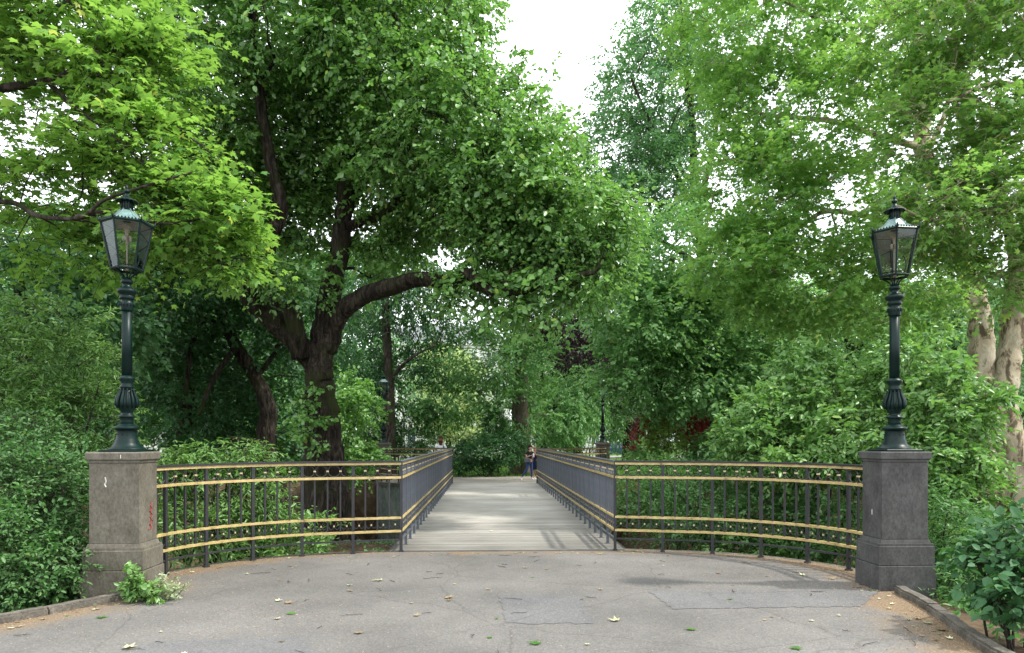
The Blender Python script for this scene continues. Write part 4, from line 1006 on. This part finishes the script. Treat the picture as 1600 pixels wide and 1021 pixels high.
tr = [b3, P(1545, 700, 19), P(1537, 600, 19), P(1530, 500, 19), P(1512, 420, 19.2), P(1480, 320, 19.4), P(1440, 230, 19.5), P(1448, 160, 19.6), P(1438, 90, 19.8), P(1420, -20, 20), P(1400, -200, 20.5)]
limbs = [(PP((1500, 390, 19.2), (1400, 350, 18.6), (1300, 330, 17.8), (1255, 352, 17.2), (1215, 380, 16.8), (1205, 430, 16.4)), .10, .018),
         (PP((1300, 330, 17.8), (1270, 325, 17.6), (1240, 345, 17.4), (1185, 385, 17)), .05, .012), (PP((1300, 335, 17.8), (1310, 370, 17.5), (1320, 400, 17.3)), .03, .01),
         (PP((1440, 230, 19.5), (1380, 215, 19), (1300, 190, 18.4), (1200, 180, 17.8), (1130, 160, 17.4)), .11, .025),
         (PP((1442, 150, 19.6), (1360, 80, 19), (1260, 20, 18.4), (1180, -20, 18)), .1, .025),
         (PP((1440, 120, 19.6), (1490, 50, 20), (1530, -60, 20)), .1, .03), (PP((1450, 240, 19.5), (1478, 170, 19.8), (1500, 60, 20)), .09, .03)]
ells = [E(1190, 30, 17.8, 145, 115, 2.2, 184), E(1250, 180, 17.5, 130, 95, 2.0, 145), E(1180, 290, 17, 85, 90, 1.6, 97), E(1290, 330, 17.5, 125, 75, 1.8, 97), E(1380, 90, 18.6, 120, 110, 2.0, 83),
        E(1260, 440, 16.4, 130, 70, 1.6, 121), E(1400, 450, 17.5, 110, 70, 1.6, 83), E(1480, 300, 18.6, 90, 90, 1.6, 47), E(1300, -100, 18.5, 280, 80, 2.4, 145), E(1160, 400, 16.4, 70, 60, 1.2, 53)]
make_tree('plane_tree', 'pale barked plane tree with thin hanging limbs over the right half, set behind the first', 'tree', tuple(b3), (tr, .34, .14, .16), limbs, ells, 'plane', M['barkp'],
    L=.14, cr=.6, K=9, Mn=7, kind='lobed', droop=.4, flat=.5, seed=8, up=1.1, twig=.022, jit=.45)

# --- tall tree right of centre: airy bluish top, dark lower skirt
b4 = P(1108, 715, 29); b4[2] = -.4
tr = [b4, P(1112, 640, 29), P(1106, 560, 29), P(1104, 470, 29), P(1096, 380, 29), P(1086, 300, 29), P(1082, 210, 29), P(1072, 110, 29), P(1060, 20, 29)]
limbs = [(PP((1096, 380, 29), (1070, 300, 29), (1020, 200, 28.6), (985, 120, 28.4)), .17, .04), (PP((1090, 330, 29), (1112, 240, 28.8), (1130, 140, 28.6)), .16, .04), (PP((1100, 420, 29), (1040, 380, 28), (980, 350, 27.5)), .14, .04), (PP((1106, 500, 29), (1160, 450, 28), (1200, 420, 27.5)), .13, .04), (PP((1085, 300, 29), (1050, 240, 28.8), (1000, 190, 28.8)), .1, .03), (PP((1108, 560, 29), (1050, 540, 27.6), (1000, 560, 27)), .12, .04)]
ells = [E(1040, 130, 28.5, 105, 100, 3.0, 162), E(975, 225, 28.5, 72, 70, 2.6, 94), E(1060, 280, 28.5, 110, 60, 2.6, 76), E(1040, 50, 28.6, 50, 50, 2.2, 51), E(1110, 90, 28.8, 70, 90, 2.4, 68), E(1000, 310, 28, 90, 45, 2.4, 76)]
make_tree('tall_lime_tree', 'tall airy blue green tree whose top edges the white sky gap on the right', 'tree', tuple(b4), (tr, .36, .08, .2), limbs, ells, 'blue', M['bark'],
    L=.19, cr=.85, K=8, Mn=8, kind='oval', droop=.35, flat=.6, seed=9, twig=.02)
b4b = P(1020, 715, 26); b4b[2] = -.4
tr = [b4b, P(1024, 640, 26), P(1040, 540, 26), P(1045, 460, 26), P(1050, 400, 26)]
ells = [E(1060, 400, 25, 125, 60, 2.6, 128), E(960, 400, 26, 60, 50, 2, 40), E(1180, 560, 24, 60, 60, 1.6, 50), E(1020, 500, 24.5, 100, 70, 2.4, 150), E(1120, 500, 25, 110, 80, 2.4, 135), E(1050, 590, 24.2, 100, 55, 2.2, 112), E(1150, 600, 25.5, 80, 40, 1.8, 45)]
make_tree('elm_tree', 'dense mid green tree hanging low behind the right railing', 'tree', tuple(b4b), (tr, .2, .1, .1), [(PP((1040, 540, 26), (1090, 500, 25.4), (1130, 460, 25)), .1, .03), (PP((1042, 500, 26), (1010, 460, 25.4), (970, 440, 25)), .1, .03)], ells, 'soft', M['bark'],
    L=.17, cr=.8, K=9, Mn=8, kind='wide', droop=.4, flat=.6, seed=10, twig=.02)

# --- centre trees beyond the bridge
b5 = P(815, 700, 36); b5[2] = -.2
tr = [b5, P(813, 640, 36), P(812, 570, 36), P(816, 500, 36), P(818, 420, 36), P(822, 330, 36), P(825, 250, 36)]
ells = [E(760, 560, 34.5, 100, 42, 2.2, 107), E(850, 300, 36, 95, 60, 3.0, 86), E(740, 480, 35, 85, 50, 2.4, 43), E(880, 420, 35, 100, 60, 3, 107), E(700, 620, 34.5, 55, 34, 1.6, 36), E(790, 390, 36, 90, 50, 2.6, 57), E(800, 640, 35, 60, 30, 1.6, 21)]
make_tree('plane_tree', 'tall tree with a straight peeling brown trunk behind the middle bush', 'tree', tuple(b5), (tr, .40, .22, .2),
    [(PP((814, 560, 36), (790, 580, 35), (755, 600, 34.5)), .1, .03), (PP((815, 520, 36), (770, 500, 35), (720, 470, 34.6)), .12, .04), (PP((817, 450, 36), (860, 420, 35.4), (900, 400, 35)), .14, .05)], ells, 'soft', M['barkg'],
    L=.24, cr=1.0, K=9, Mn=7, kind='oval', droop=.4, flat=.5, seed=12, twig=.02)
b6 = P(607, 705, 33); b6[2] = -.3
tr = [b6, P(608, 640, 33), P(606, 560, 33), P(603, 480, 33), P(598, 380, 33), P(600, 300, 33)]
ells = [E(600, 430, 32, 75, 60, 2.6, 76), E(655, 500, 34, 60, 60, 2.2, 48), E(560, 540, 34.5, 55, 80, 2.2, 76), E(640, 600, 35, 55, 60, 1.8, 38), E(575, 640, 34.8, 50, 50, 1.8, 42), E(650, 400, 33, 90, 60, 2.4, 42)]
make_tree('weeping_beech', 'weeping tree with a side branch rising right, behind the far left lamp', 'tree', tuple(b6), (tr, .26, .12, .15),
    [(PP((607, 600, 33), (625, 575, 32.6), (650, 555, 32.2), (680, 540, 32)), .11, .04)], ells, 'deep', M['bark'], L=.2, cr=.9, K=8, Mn=9, kind='oval', droop=1.25, flat=.5, seed=13, twig=.02)
b7 = P(985, 690, 41); b7[2] = -.2
tr = [b7, P(984, 625, 41), P(960, 590, 41), P(930, 555, 41), P(905, 525, 41), P(890, 490, 41), P(880, 440, 41)]
ells = [E(895, 520, 40, 50, 42, 2.4, 88), E(930, 570, 40.5, 40, 40, 2, 48), E(850, 500, 41, 45, 40, 2, 40), E(985, 610, 41, 40, 40, 1.8, 36)]
make_tree('copper_beech', 'dark purple leaved beech leaning left behind the far right lamp', 'tree', tuple(b7), (tr, .34, .12, .1),
    [(PP((930, 555, 41), (960, 540, 40.6), (1000, 530, 40)), .12, .04)], ells, 'purple', M['bark'], L=.22, cr=1.0, K=9, Mn=8, kind='oval', droop=.6, flat=.6, seed=14, twig=.02)

# --- dark trees on the left bank behind the railing
b8 = P(425, 735, 22); b8[2] = -.5
tr = [b8, P(415, 700, 22), P(418, 640, 22), P(400, 590, 22), P(372, 545, 22), P(350, 500, 22), P(338, 450, 22), P(330, 380, 22)]
ells = [E(330, 420, 21, 110, 60, 2.4, 120), E(240, 480, 21.5, 90, 90, 2.4, 104), E(400, 560, 24, 90, 80, 2.0, 96), E(300, 620, 23.5, 110, 80, 2.4, 120), E(440, 430, 21, 70, 60, 1.8, 56), E(420, 690, 23.5, 80, 40, 1.4, 48), E(250, 360, 21.5, 90, 60, 2.2, 72)]
make_tree('hornbeam_tree', 'twisting dark tree leaning left with crossing limbs left of the great tree', 'tree', tuple(b8), (tr, .28, .13, .2),
    [(PP((372, 545, 22), (355, 560, 21.4), (330, 600, 21), (310, 650, 20.8)), .11, .05), (PP((360, 520, 22), (320, 500, 21.5), (300, 540, 21.2), (290, 620, 21)), .10, .06), (PP((418, 700, 22), (390, 690, 21), (360, 685, 20.6)), .12, .07), (PP((400, 590, 22), (430, 550, 22.6), (450, 500, 23)), .1, .04)],
    ells, 'deep', M['barkm'], L=.17, cr=.8, K=8, Mn=8, kind='wide', droop=.5, flat=.6, seed=15, twig=.022)
b9 = P(292, 740, 25); b9[2] = -.4
tr = [b9, P(292, 650, 25), P(298, 560, 25), P(312, 510, 25), P(300, 440, 25), P(280, 350, 25)]
ells = [E(300, 520, 27, 110, 110, 2.4, 105), E(180, 560, 26, 90, 120, 2.4, 112), E(240, 680, 27, 120, 50, 2.0, 63), E(150, 420, 26, 90, 80, 2.4, 63)]
make_tree('hornbeam_tree', 'dark upright trunk in deep shade between the left lamp and the leaning tree', 'tree', tuple(b9), (tr, .32, .14, .2),
    [(PP((300, 555, 25), (260, 480, 25), (230, 420, 25)), .12, .04)], ells, 'deep', M['barkm'], L=.2, cr=.9, K=8, Mn=8, kind='oval', droop=.5, flat=.6, seed=16, twig=.02)
b10 = P(60, 760, 17); b10[2] = -.5
tr = [b10, P(55, 650, 17), P(40, 540, 17), P(30, 440, 17), P(10, 330, 17)]
ells = [E(60, 470, 16.6, 110, 75, 1.8, 104), E(130, 390, 17, 80, 50, 1.6, 48), E(0, 360, 17, 90, 70, 1.8, 48), E(160, 510, 17, 60, 60, 1.4, 44)]
make_tree('ash_tree', 'blue green tree behind the bushes at the left edge under the bright maple', 'tree', tuple(b10), (tr, .2, .1, .15),
    [(PP((40, 540, 17), (90, 480, 16.8), (140, 430, 16.6)), .08, .03)], ells, 'blue', M['bark'], L=.16, cr=.65, K=8, Mn=7, kind='wide', droop=.5, flat=.6, seed=17, twig=.02)

# --- trees filling behind the big bushes on the right
b11 = P(1330, 720, 27); b11[2] = -.4
tr = [b11, P(1330, 600, 27), P(1325, 500, 27), P(1320, 420, 27)]
ells = [E(1300, 560, 26, 130, 80, 2.4, 105), E(1200, 620, 26, 90, 80, 2.2, 77), E(1400, 580, 26.5, 110, 90, 2.4, 91), E(1310, 450, 27, 110, 60, 2.4, 49), E(1290, 680, 25, 150, 40, 1.6, 63)]
make_tree('elm_tree', 'mid green tree filling the space behind the big bush at the right railing', 'tree', tuple(b11), (tr, .24, .1, .15),
    [(PP((1328, 560, 27), (1380, 500, 26.6), (1420, 460, 26.4)), .1, .03)], ells, 'soft', M['bark'], L=.2, cr=.85, K=8, Mn=7, kind='oval', droop=.5, flat=.6, seed=18, twig=.02)
b12 = P(1500, 720, 28); b12[2] = -.4
tr = [b12, P(1500, 600, 28), P(1490, 480, 28), P(1480, 380, 28)]
ells = [E(1500, 560, 27, 120, 110, 2.4, 126), E(1440, 440, 28, 100, 60, 2.2, 49), E(1590, 500, 27, 80, 120, 2.4, 63), E(1520, 680, 26, 120, 50, 1.8, 56)]
make_tree('elm_tree', 'dark green tree behind the mottled plane trunks at the right edge', 'tree', tuple(b12), (tr, .24, .1, .15), [], ells, 'blue', M['bark'], L=.2, cr=.85, K=8, Mn=7, kind='oval', droop=.5, flat=.6, seed=19, twig=.02)

# ================================================================== bushes
def S_(name, label, base, ells, leaf, **k):
    return make_shrub(name, label, base, ells, leaf, **k)
def gb(px, Z, z=None):
    p = P(px, 700, Z); return (p[0], p[1], float(hter(p[0], p[1])) if z is None else z)
S_('elder_bush', 'loose bush with long pale shining leaves at the far left edge', gb(70, 11.5), [E(60, 560, 11.5, 110, 70, 1.0, 90), E(20, 650, 11, 90, 90, 1.0, 100), E(120, 650, 11.3, 75, 90, .9, 90), E(80, 500, 11.8, 70, 40, .8, 30)], 'elder', L=.11, cr=.36, K=7, Mn=8, kind='slim', droop=.45, flat=.5, seed=31, fine=True)
S_('dense_bush', 'dark dense bush crowding the left side of the brownish pier', gb(60, 8.6), [E(50, 780, 8.4, 90, 75, .55, 130), E(90, 880, 7.9, 60, 55, .35, 80), E(10, 880, 7.7, 70, 75, .4, 80), E(20, 700, 9.3, 105, 50, .6, 80), E(105, 740, 9.3, 36, 50, .4, 40)], 'dark', L=.065, cr=.27, K=9, Mn=8, kind='oval', droop=.25, flat=.7, seed=32, fine=True)
S_('trailing_bush', 'leafy shoot sprawling over the foot of the brownish left pier', gb(210, 7.95, 0), [E(205, 912, 7.62, 26, 20, .10, 13), E(232, 925, 7.55, 22, 10, .1, 7)], 'elder', L=.06, cr=.12, K=6, Mn=5, kind='wide', droop=.3, flat=.7, seed=33, stems=5, fine=True)
S_('variegated_plant', 'low pale variegated plant growing on the path edge by the left pier', gb(270, 7.9, 0), [E(266, 924, 7.75, 24, 10, .15, 18), E(248, 918, 7.85, 16, 12, .1, 8)], 'variegated', L=.04, cr=.09, K=7, Mn=6, kind='oval', droop=.1, flat=.9, seed=34, stems=6, cat='plant')
S_('elder_bush', 'lush bush with drooping pale leaves pushing through the left curved railing', gb(340, 11), [E(330, 760, 11.2, 85, 55, .55, 75), E(300, 830, 10.6, 70, 40, .4, 45), E(400, 790, 11.6, 60, 50, .5, 45), E(290, 730, 11, 40, 30, .3, 22), E(400, 722, 11.6, 40, 22, .3, 14), E(350, 712, 11.2, 50, 14, .3, 12)], 'elder', L=.12, cr=.3, K=6, Mn=6, kind='slim', droop=.55, flat=.6, seed=35, stems=12, fine=True, up=1.0)
S_('low_bush', 'low leafy growth on the bank below the left curved railing', gb(460, 11.9), [E(450, 850, 11.9, 70, 22, .5, 40), E(490, 825, 12.2, 40, 20, .4, 16), E(390, 862, 11.4, 70, 14, .4, 26)], 'elder', L=.1, cr=.25, K=6, Mn=6, kind='oval', droop=.4, flat=.5, seed=36)
S_('elder_bush', 'large rounded bush overhanging the right curved railing', gb(1250, 12.4), [E(1260, 650, 12.6, 110, 68, .9, 130), E(1180, 690, 12.4, 70, 45, .6, 60), E(1330, 625, 12.8, 70, 60, .9, 75), E(1280, 720, 11.6, 90, 28, .4, 45), E(1340, 690, 11.4, 60, 60, .6, 60), E(1240, 575, 13.2, 50, 26, .6, 20)], 'elder', L=.115, cr=.33, K=8, Mn=9, kind='oval', droop=.5, flat=.6, seed=37, jit=.75, stems=10, fine=True)
S_('dense_bush', 'dark small leaved bush on the bank below the right curved railing', gb(1150, 12.6), [E(1100, 800, 12.8, 90, 55, .7, 100), E(1230, 810, 12.2, 90, 60, .6, 110), E(1010, 790, 14, 60, 45, .7, 50), E(1310, 820, 11.4, 50, 60, .5, 60), E(1150, 740, 13.4, 120, 30, .7, 60)], 'dark', L=.085, cr=.32, K=8, Mn=7, kind='oval', droop=.3, flat=.7, seed=38)
S_('dense_bush', 'light green bushy growth behind the middle of the right curved railing', gb(1060, 14.5), [E(1060, 770, 14.6, 90, 50, .8, 80), E(1180, 850, 12.0, 90, 20, .4, 40), E(1000, 760, 15.5, 60, 60, .8, 50)], 'elder', L=.09, cr=.34, K=7, Mn=7, kind='oval', droop=.3, flat=.7, seed=39)
S_('elder_bush', 'tall bush between the right pier and the mottled trunks', gb(1500, 10.5), [E(1490, 640, 10.6, 52, 80, .7, 80), E(1495, 760, 10, 48, 80, .5, 75), E(1440, 570, 11.5, 50, 40, .6, 34), E(1490, 880, 9.2, 40, 60, .4, 50)], 'elder', L=.12, cr=.32, K=8, Mn=8, kind='oval', droop=.5, flat=.6, seed=40, jit=.75, stems=9, fine=True)
S_('dense_bush', 'shaded bush just right of the dark grey pier foot', gb(1480, 9.0, -.4), [E(1490, 830, 8.8, 35, 70, .4, 55), E(1520, 930, 8.0, 50, 35, .4, 45), E(1590, 900, 8.2, 50, 60, .5, 50)], 'dark', L=.09, cr=.26, K=7, Mn=7, kind='slim', droop=.4, flat=.7, seed=41)
S_('laurel_bush', 'big round leaved bush close by at the lower right corner', gb(1600, 6.1, -.35), [E(1565, 880, 6.2, 42, 45, .3, 20), E(1600, 920, 6.0, 45, 45, .35, 18), E(1545, 850, 6.6, 26, 24, .25, 8), E(1610, 840, 6.3, 40, 36, .35, 14)], 'glossy', L=.105, cr=.22, K=5, Mn=5, kind='wide', droop=.35, flat=.5, seed=42, up=1.2, jit=.5, fine=True)
S_('round_bush', 'dense round dark green bush at the far end of the bridge', gb(765, 33.6, -.05), [E(765, 705, 33.6, 58, 26, 1.2, 150), E(720, 715, 33.4, 20, 22, .8, 40), E(800, 690, 34, 30, 14, .8, 40)], 'glossy', L=.12, cr=.4, K=9, Mn=8, kind='oval', droop=.3, flat=.7, seed=43, stems=8)
S_('dense_bush', 'dark bush behind the white top left of the bridge end', gb(640, 34.5, -.05), [E(640, 685, 34.6, 55, 22, 1.0, 90), E(590, 690, 35, 40, 25, 1.0, 60), E(530, 700, 34, 40, 30, 1.0, 60)], 'dark', L=.14, cr=.5, K=8, Mn=7, kind='oval', droop=.3, flat=.7, seed=44)
S_('small_conifer', 'small dark cone shaped evergreen rising over the round middle bush', gb(772, 35.5, -.05), [E(772, 660, 35.5, 16, 26, .6, 60), E(772, 635, 35.5, 8, 14, .3, 14)], 'dark', L=.14, cr=.3, K=8, Mn=8, kind='slim', droop=.6, flat=.6, seed=45, cat='tree')
S_('red_bush', 'small dark red leaved bush beyond the right railing near the tall trunk', gb(1082, 25.5), [E(1088, 672, 25.5, 20, 22, .6, 46), E(1022, 668, 26, 26, 16, .6, 34), E(1002, 700, 26, 12, 20, .4, 22)], 'red', L=.11, cr=.35, K=8, Mn=7, kind='oval', droop=.4, flat=.8, seed=46)
S_('lime_bush', 'yellow green feathery bush between the two red leaved clumps', gb(1040, 24.5), [E(1040, 690, 24.5, 30, 34, .8, 90)], 'lime', L=.11, cr=.34, K=8, Mn=8, kind='slim', droop=.4, flat=.8, seed=47)
S_('dense_bush', 'bush on the far bank right of the yellow green bush', gb(1130, 24), [E(1120, 705, 24, 45, 22, .8, 70), E(1010, 715, 24.5, 40, 12, .6, 40), E(1180, 700, 23, 50, 35, .8, 70)], 'soft', L=.12, cr=.4, K=8, Mn=7, kind='oval', droop=.3, flat=.7, seed=48)
S_('dense_bush', 'hazy bush on the far bank behind the great trunk', gb(540, 27.5), [E(550, 650, 27.5, 40, 60, 1.0, 80), E(460, 690, 26.5, 60, 40, 1.0, 80), E(560, 720, 27, 35, 30, .7, 40), E(400, 720, 26, 70, 30, 1.0, 60)], 'oak', L=.15, cr=.5, K=8, Mn=7, kind='wide', droop=.5, flat=.7, seed=49)
S_('dense_bush', 'hanging greenery right of the couple behind the far railing', gb(900, 37, -.05), [E(880, 660, 37, 38, 50, 1.2, 90), E(915, 620, 38, 40, 50, 1.4, 80), E(960, 640, 40, 25, 50, 1.2, 40)], 'soft', L=.17, cr=.6, K=8, Mn=9, kind='oval', droop=1.1, flat=.6, seed=50)

# ================================================================== background wood: individual trees from a few grown prototypes
protos = []
for k, (lf, dr_) in enumerate((('oak', .5), ('soft', .6), ('blue', .5), ('pale', 1.3))):
    g0 = [((0, 0, 8.2), (4.0, 4.0, 3.6), 150), ((1.8, .5, 5.4), (3.2, 3, 2.6), 90), ((-2, -.6, 5.2), (3, 3, 2.6), 90), ((.4, 1, 11), (2.4, 2.4, 1.8), 60), ((0, -1.5, 3.2), (3.4, 2.6, 1.8), 50)]
    t = make_tree('background_tree', 'x', 'tree', (0, 0, 0), ([np.array((0, 0, -.4)), np.array((.1, 0, 2)), np.array((-.1, .1, 5)), np.array((.2, 0, 8)), np.array((.1, 0, 11))], .32, .08, .15),
        [([np.array((0, 0, 4.)), np.array((1.2, .5, 6)), np.array((2.4, .6, 7.6))], .12, .04), ([np.array((0, 0, 3.6)), np.array((-1.4, 0, 5.4)), np.array((-2.6, -.5, 6.6))], .12, .04)],
        g0, lf, M['bark'], L=.30, cr=1.1, K=8, Mn=8, kind='oval', droop=dr_, flat=.55, seed=60 + k, twig=.02)
    protos.append(t)
desc = ['mid green', 'soft green', 'blue green', 'pale drooping']
where = ['beyond the left bank', 'behind the weeping tree', 'behind the middle bush', 'behind the copper beech', 'behind the right bushes']
bgp = [(-60, 44, 12), (40, 40, 11.5), (130, 47, 12.5), (215, 42, 12), (300, 50, 13.5), (375, 44, 13), (450, 52, 15), (520, 46, 14), (700, 72, 12),
       (850, 60, 12), (905, 66, 13), (1000, 52, 14), (1080, 48, 13), (1160, 44, 12), (1240, 50, 13), (1330, 45, 12), (1420, 52, 13.5), (1500, 46, 12), (1590, 50, 13), (1680, 44, 12)]
used = set()
for i, (px, Z, ht) in enumerate(bgp):
    k = 3 if px in (700, 770) else [0, 2, 1][i % 3]
    src = protos[k]
    if k in used:
        r = src.copy(); C.objects.link(r)
        for ch in src.children:
            c = ch.copy(); C.objects.link(c); c.parent = r; c.matrix_parent_inverse = Matrix()
    else: r = src; used.add(k)
    p = P(px, 700, Z); r.location = (p[0], p[1], -.1); r.rotation_euler.z = i * 1.7; s = ht / 12.6; r.scale = (s * 1.05, s * 1.05, s)
    wz = where[0 if px < 480 else 1 if px < 650 else 2 if px < 860 else 3 if px < 1060 else 4]
    r['label'] = '%s distant tree %s in the far background' % (desc[k], wz); r['group'] = '%s distant trees %s' % (desc[k], wz); r['category'] = 'tree'
    used.add(k)

# low ground cover: grass on the far lawn and weeds on the banks (nobody could count it)
gg = np.random.default_rng(9)
n = 26000; x = gg.uniform(-30, 30, n); y = 33.4 + gg.uniform(0, 1, n) ** 1.6 * 22; z = hter(x, y)
pos = np.stack([x, y, z], 1); dr = gg.normal(size=(n, 3)) * .5; dr[:, 2] = 1; nr = gg.normal(size=(n, 3)); nr[:, 2] *= .3
tag(link('grass', leaf_mesh('grass', pos, dr, nr, gg.uniform(.08, .2, n), gg.uniform(0, 1, n), gg.uniform(0, 1, n), 'slim'), M['grass']), 'short grass on the lawn beyond the bridge', 'grass', kind='stuff')
pts = []
while len(pts) < 16000:
    x, y = gg.uniform(-13, 13), gg.uniform(3, 17)
    a, b = np.interp(y, *XL), np.interp(y, *XR)
    d = max(a - x, x - b, y - 11.4 if abs(x) > 1.9 else -1)
    if d < .25 or math.sin(x * 2.1) * math.cos(y * 1.7) + gg.normal() * .4 < .0: continue
    pts.append((x, y, float(hter(x, y)) + .02))
pts = np.array(pts); n = len(pts); dr = gg.normal(size=(n, 3)); dr[:, 2] = np.abs(dr[:, 2]) * .8; nr = np.array((0, 0, 1.)) + gg.normal(size=(n, 3)) * .5
tag(link('ground_cover', leaf_mesh('weeds', pts, dr, nr, gg.uniform(.04, .11, n), gg.uniform(0, 1, n), gg.uniform(0, 1, n), 'wide'), M['dark']), 'low weeds and ivy on the shaded banks', 'ground cover', kind='stuff')

# ================================================================== pale houses and parked cars in the far background
M['render'] = surf('cream_render', [(.3, (.62, .61, .57)), (.7, (.8, .79, .75))], scale=.6, rough=.85, bump=.1)
M['trim'] = flat('white_trim', (.78, .78, .76)); M['win'] = flat('dark_window_glass', (.06, .08, .1), .1, .8); M['tile'] = flat('slate_roof', (.2, .21, .22))
def house(px, Z, w, floors, label):
    p = P(px, 700, Z); t = empty('town_house', (p[0], p[1], -.1), label, 'house'); h = floors * 3.4 + .6
    def bl(name, m, *bx):
        mb = MB()
        for b in bx: mb.box(*b)
        mb.build(name, M[m], t, world=False)
    bl('wall', 'render', ((0, 5, h / 2), (w, 10, h)))
    bl('cornice', 'trim', ((0, 4.9, h + .15), (w + .5, 10.5, .3)))
    mb = MB(); mb.box((0, 5, h + 1.6), (w, 10, 2.6), taper=.55); mb.build('roof', M['tile'], t, world=False)
    n = int(w / 2.6)
    for f in range(floors):
        for i in range(n):
            x = (i - (n - 1) / 2) * 2.6; z = 2.1 + f * 3.4
            mb = MB(); mb.box((x, -.03, z), (1.3, .14, 2.1)); fr = mb.build('window', M['trim'], t, world=False)
            mb = MB(); mb.box((x - .27, -.11, z), (.46, .04, 1.8)); mb.box((x + .27, -.11, z), (.46, .04, 1.8)); mb.build('pane', M['win'], fr, world=False)
            mb = MB(); mb.box((x, -.1, z - 1.12), (1.5, .22, .1)); mb.build('sill', M['trim'], fr, world=False)
house(690, 92, 18, 4, 'pale cream town house glimpsed through leaves left of the brown trunk')
house(930, 98, 20, 4, 'pale town house glimpsed under the leaves right of the far lamp')
house(20, 80, 18, 2, 'pale house glimpsed through the trees at the left edge')
house(330, 86, 20, 3, 'pale house glimpsed through the dark trees left of the great trunk')
p = P(900, 700, 70)
me = bpy.data.meshes.new('road'); me.from_pydata([(-60, 68, -.05), (60, 68, -.05), (60, 78, -.05), (-60, 78, -.05)], [], [(0, 1, 2, 3)])
tag(link('road', me, M['far_path']), kind='structure')
def car(px, Z, paint, label, ang=0):
    p = P(px, 700, Z); t = empty('parked_car', (p[0], p[1], -.05), label, 'car', 'cars parked along the far road'); t.rotation_euler.z = ang
    prof = [(-2.1, .35), (-2.15, .65), (-2.0, .85), (-1.3, .95), (-.75, 1.38), (.45, 1.42), (1.25, .98), (2.0, .88), (2.15, .6), (2.1, .32)]
    mb = MB(); V = [(x, s * (.86 if z < 1 else .68), z) for s in (-1, 1) for x, z in prof]; n = len(prof)
    mb.add(V, [tuple(range(n - 1, -1, -1)), tuple(range(n, 2 * n))] + [(i, (i + 1) % n, n + (i + 1) % n, n + i) for i in range(n)]); mb.build('body', paint, t, world=False)
    for s in (-1, 1):
        mb = MB(); V = [(-1.1, s * .8, 1.0), (-.68, s * .70, 1.33), (.4, s * .70, 1.36), (1.0, s * .8, 1.02)]; mb.add(V, [(0, 1, 2, 3) if s < 0 else (3, 2, 1, 0)]); mb.build('side_window', M['win'], t, world=False)
        for x in (-1.35, 1.35):
            mb = MB(); mb.tube([(x, s * .72, .32), (x, s * .92, .32)], .32, n=18); wh = mb.build('wheel', M['black'], t, world=False)
            mb = MB(); mb.tube([(x, s * .9, .32), (x, s * .935, .32)], .18, n=12); mb.build('rim', M['trim'], wh, world=False)
M['carblue'] = flat('blue_car_paint', (.05, .1, .2), .25, .6); M['carsilver'] = flat('silver_car_paint', (.5, .52, .54), .25, .6)
car(962, 70, M['carblue'], 'blue car parked on the bright far road right of the far lamp'); car(1000, 72, M['carsilver'], 'silver car parked on the far road behind the red leaved bush'); car(640, 71, M['carsilver'], 'silver car parked on the far road behind the far left lamp')
# ================================================================== camera, light, render
cam = bpy.data.cameras.new('Camera'); co = bpy.data.objects.new('camera', cam); C.objects.link(co)
cam.sensor_width = 36; cam.lens = 1100 / 1600 * 36; cam.shift_y = (687 - 510.5) / 1600; cam.clip_end = 2000
co.location = (-.362, 0, EYE); co.rotation_euler = (rad(90), 0, -math.atan(.0375)); S.camera = co
SUN_EL, SUN_AZ = 55, 98      # azimuth measured clockwise from +Y (straight over the bridge)
sl = bpy.data.lights.new('Sun', 'SUN'); sl.energy = 5; sl.angle = rad(2.5); sl.color = (1, .95, .86)
so = bpy.data.objects.new('sun', sl); C.objects.link(so)
dv = Vector((math.sin(rad(SUN_AZ)) * math.cos(rad(SUN_EL)), math.cos(rad(SUN_AZ)) * math.cos(rad(SUN_EL)), math.sin(rad(SUN_EL))))
so.rotation_euler = dv.to_track_quat('Z', 'Y').to_euler(); so.location = (20, 20, 40)
w = bpy.data.worlds.new('World'); S.world = w; w.use_nodes = True
nt = w.node_tree; nt.nodes.clear(); ns, L = nt.nodes, nt.links
out = N(ns, 'OutputWorld'); bg = N(ns, 'Background'); bg.inputs[1].default_value = .15
sky = N(ns, 'TexSky', sky_type='NISHITA'); sky.sun_disc = False; sky.sun_elevation = rad(SUN_EL); sky.sun_rotation = rad(SUN_AZ)
sky.air_density = 1.0; sky.dust_density = 3.0; sky.ozone_density = 1.0
tc = N(ns, 'TexCoord'); nz = N(ns, 'TexNoise', i_Scale=1.6, i_Detail=6, i_Roughness=.6); L.new(tc.outputs['Generated'], nz.inputs['Vector'])
rp = ramp(ns, [(.3, (.72, .72, .72)), (.6, (.96, .96, .96))]); L.new(nz.outputs[0], rp.inputs[0])
mx = N(ns, 'MixRGB'); mx.inputs[2].default_value = (18, 18.7, 19.5, 1)     # thin bright cloud veil over the sky
L.new(rp.outputs[0], mx.inputs[0]); L.new(sky.outputs[0], mx.inputs[1]); L.new(mx.outputs[0], bg.inputs[0]); L.new(bg.outputs[0], out.inputs[0])
S.view_settings.view_transform = 'Standard'; S.view_settings.look = 'None'; S.view_settings.exposure = 0; S.view_settings.gamma = 1
cy = S.cycles; cy.max_bounces = 7; cy.diffuse_bounces = 5; cy.glossy_bounces = 3; cy.transmission_bounces = 4; cy.transparent_max_bounces = 8
cy.use_denoising = True; cy.sample_clamp_indirect = 6; cy.caustics_reflective = False; cy.caustics_refractive = False
try: cy.denoiser = 'OPENIMAGEDENOISE'; cy.denoising_input_passes = 'RGB_ALBEDO_NORMAL'
except Exception: pass
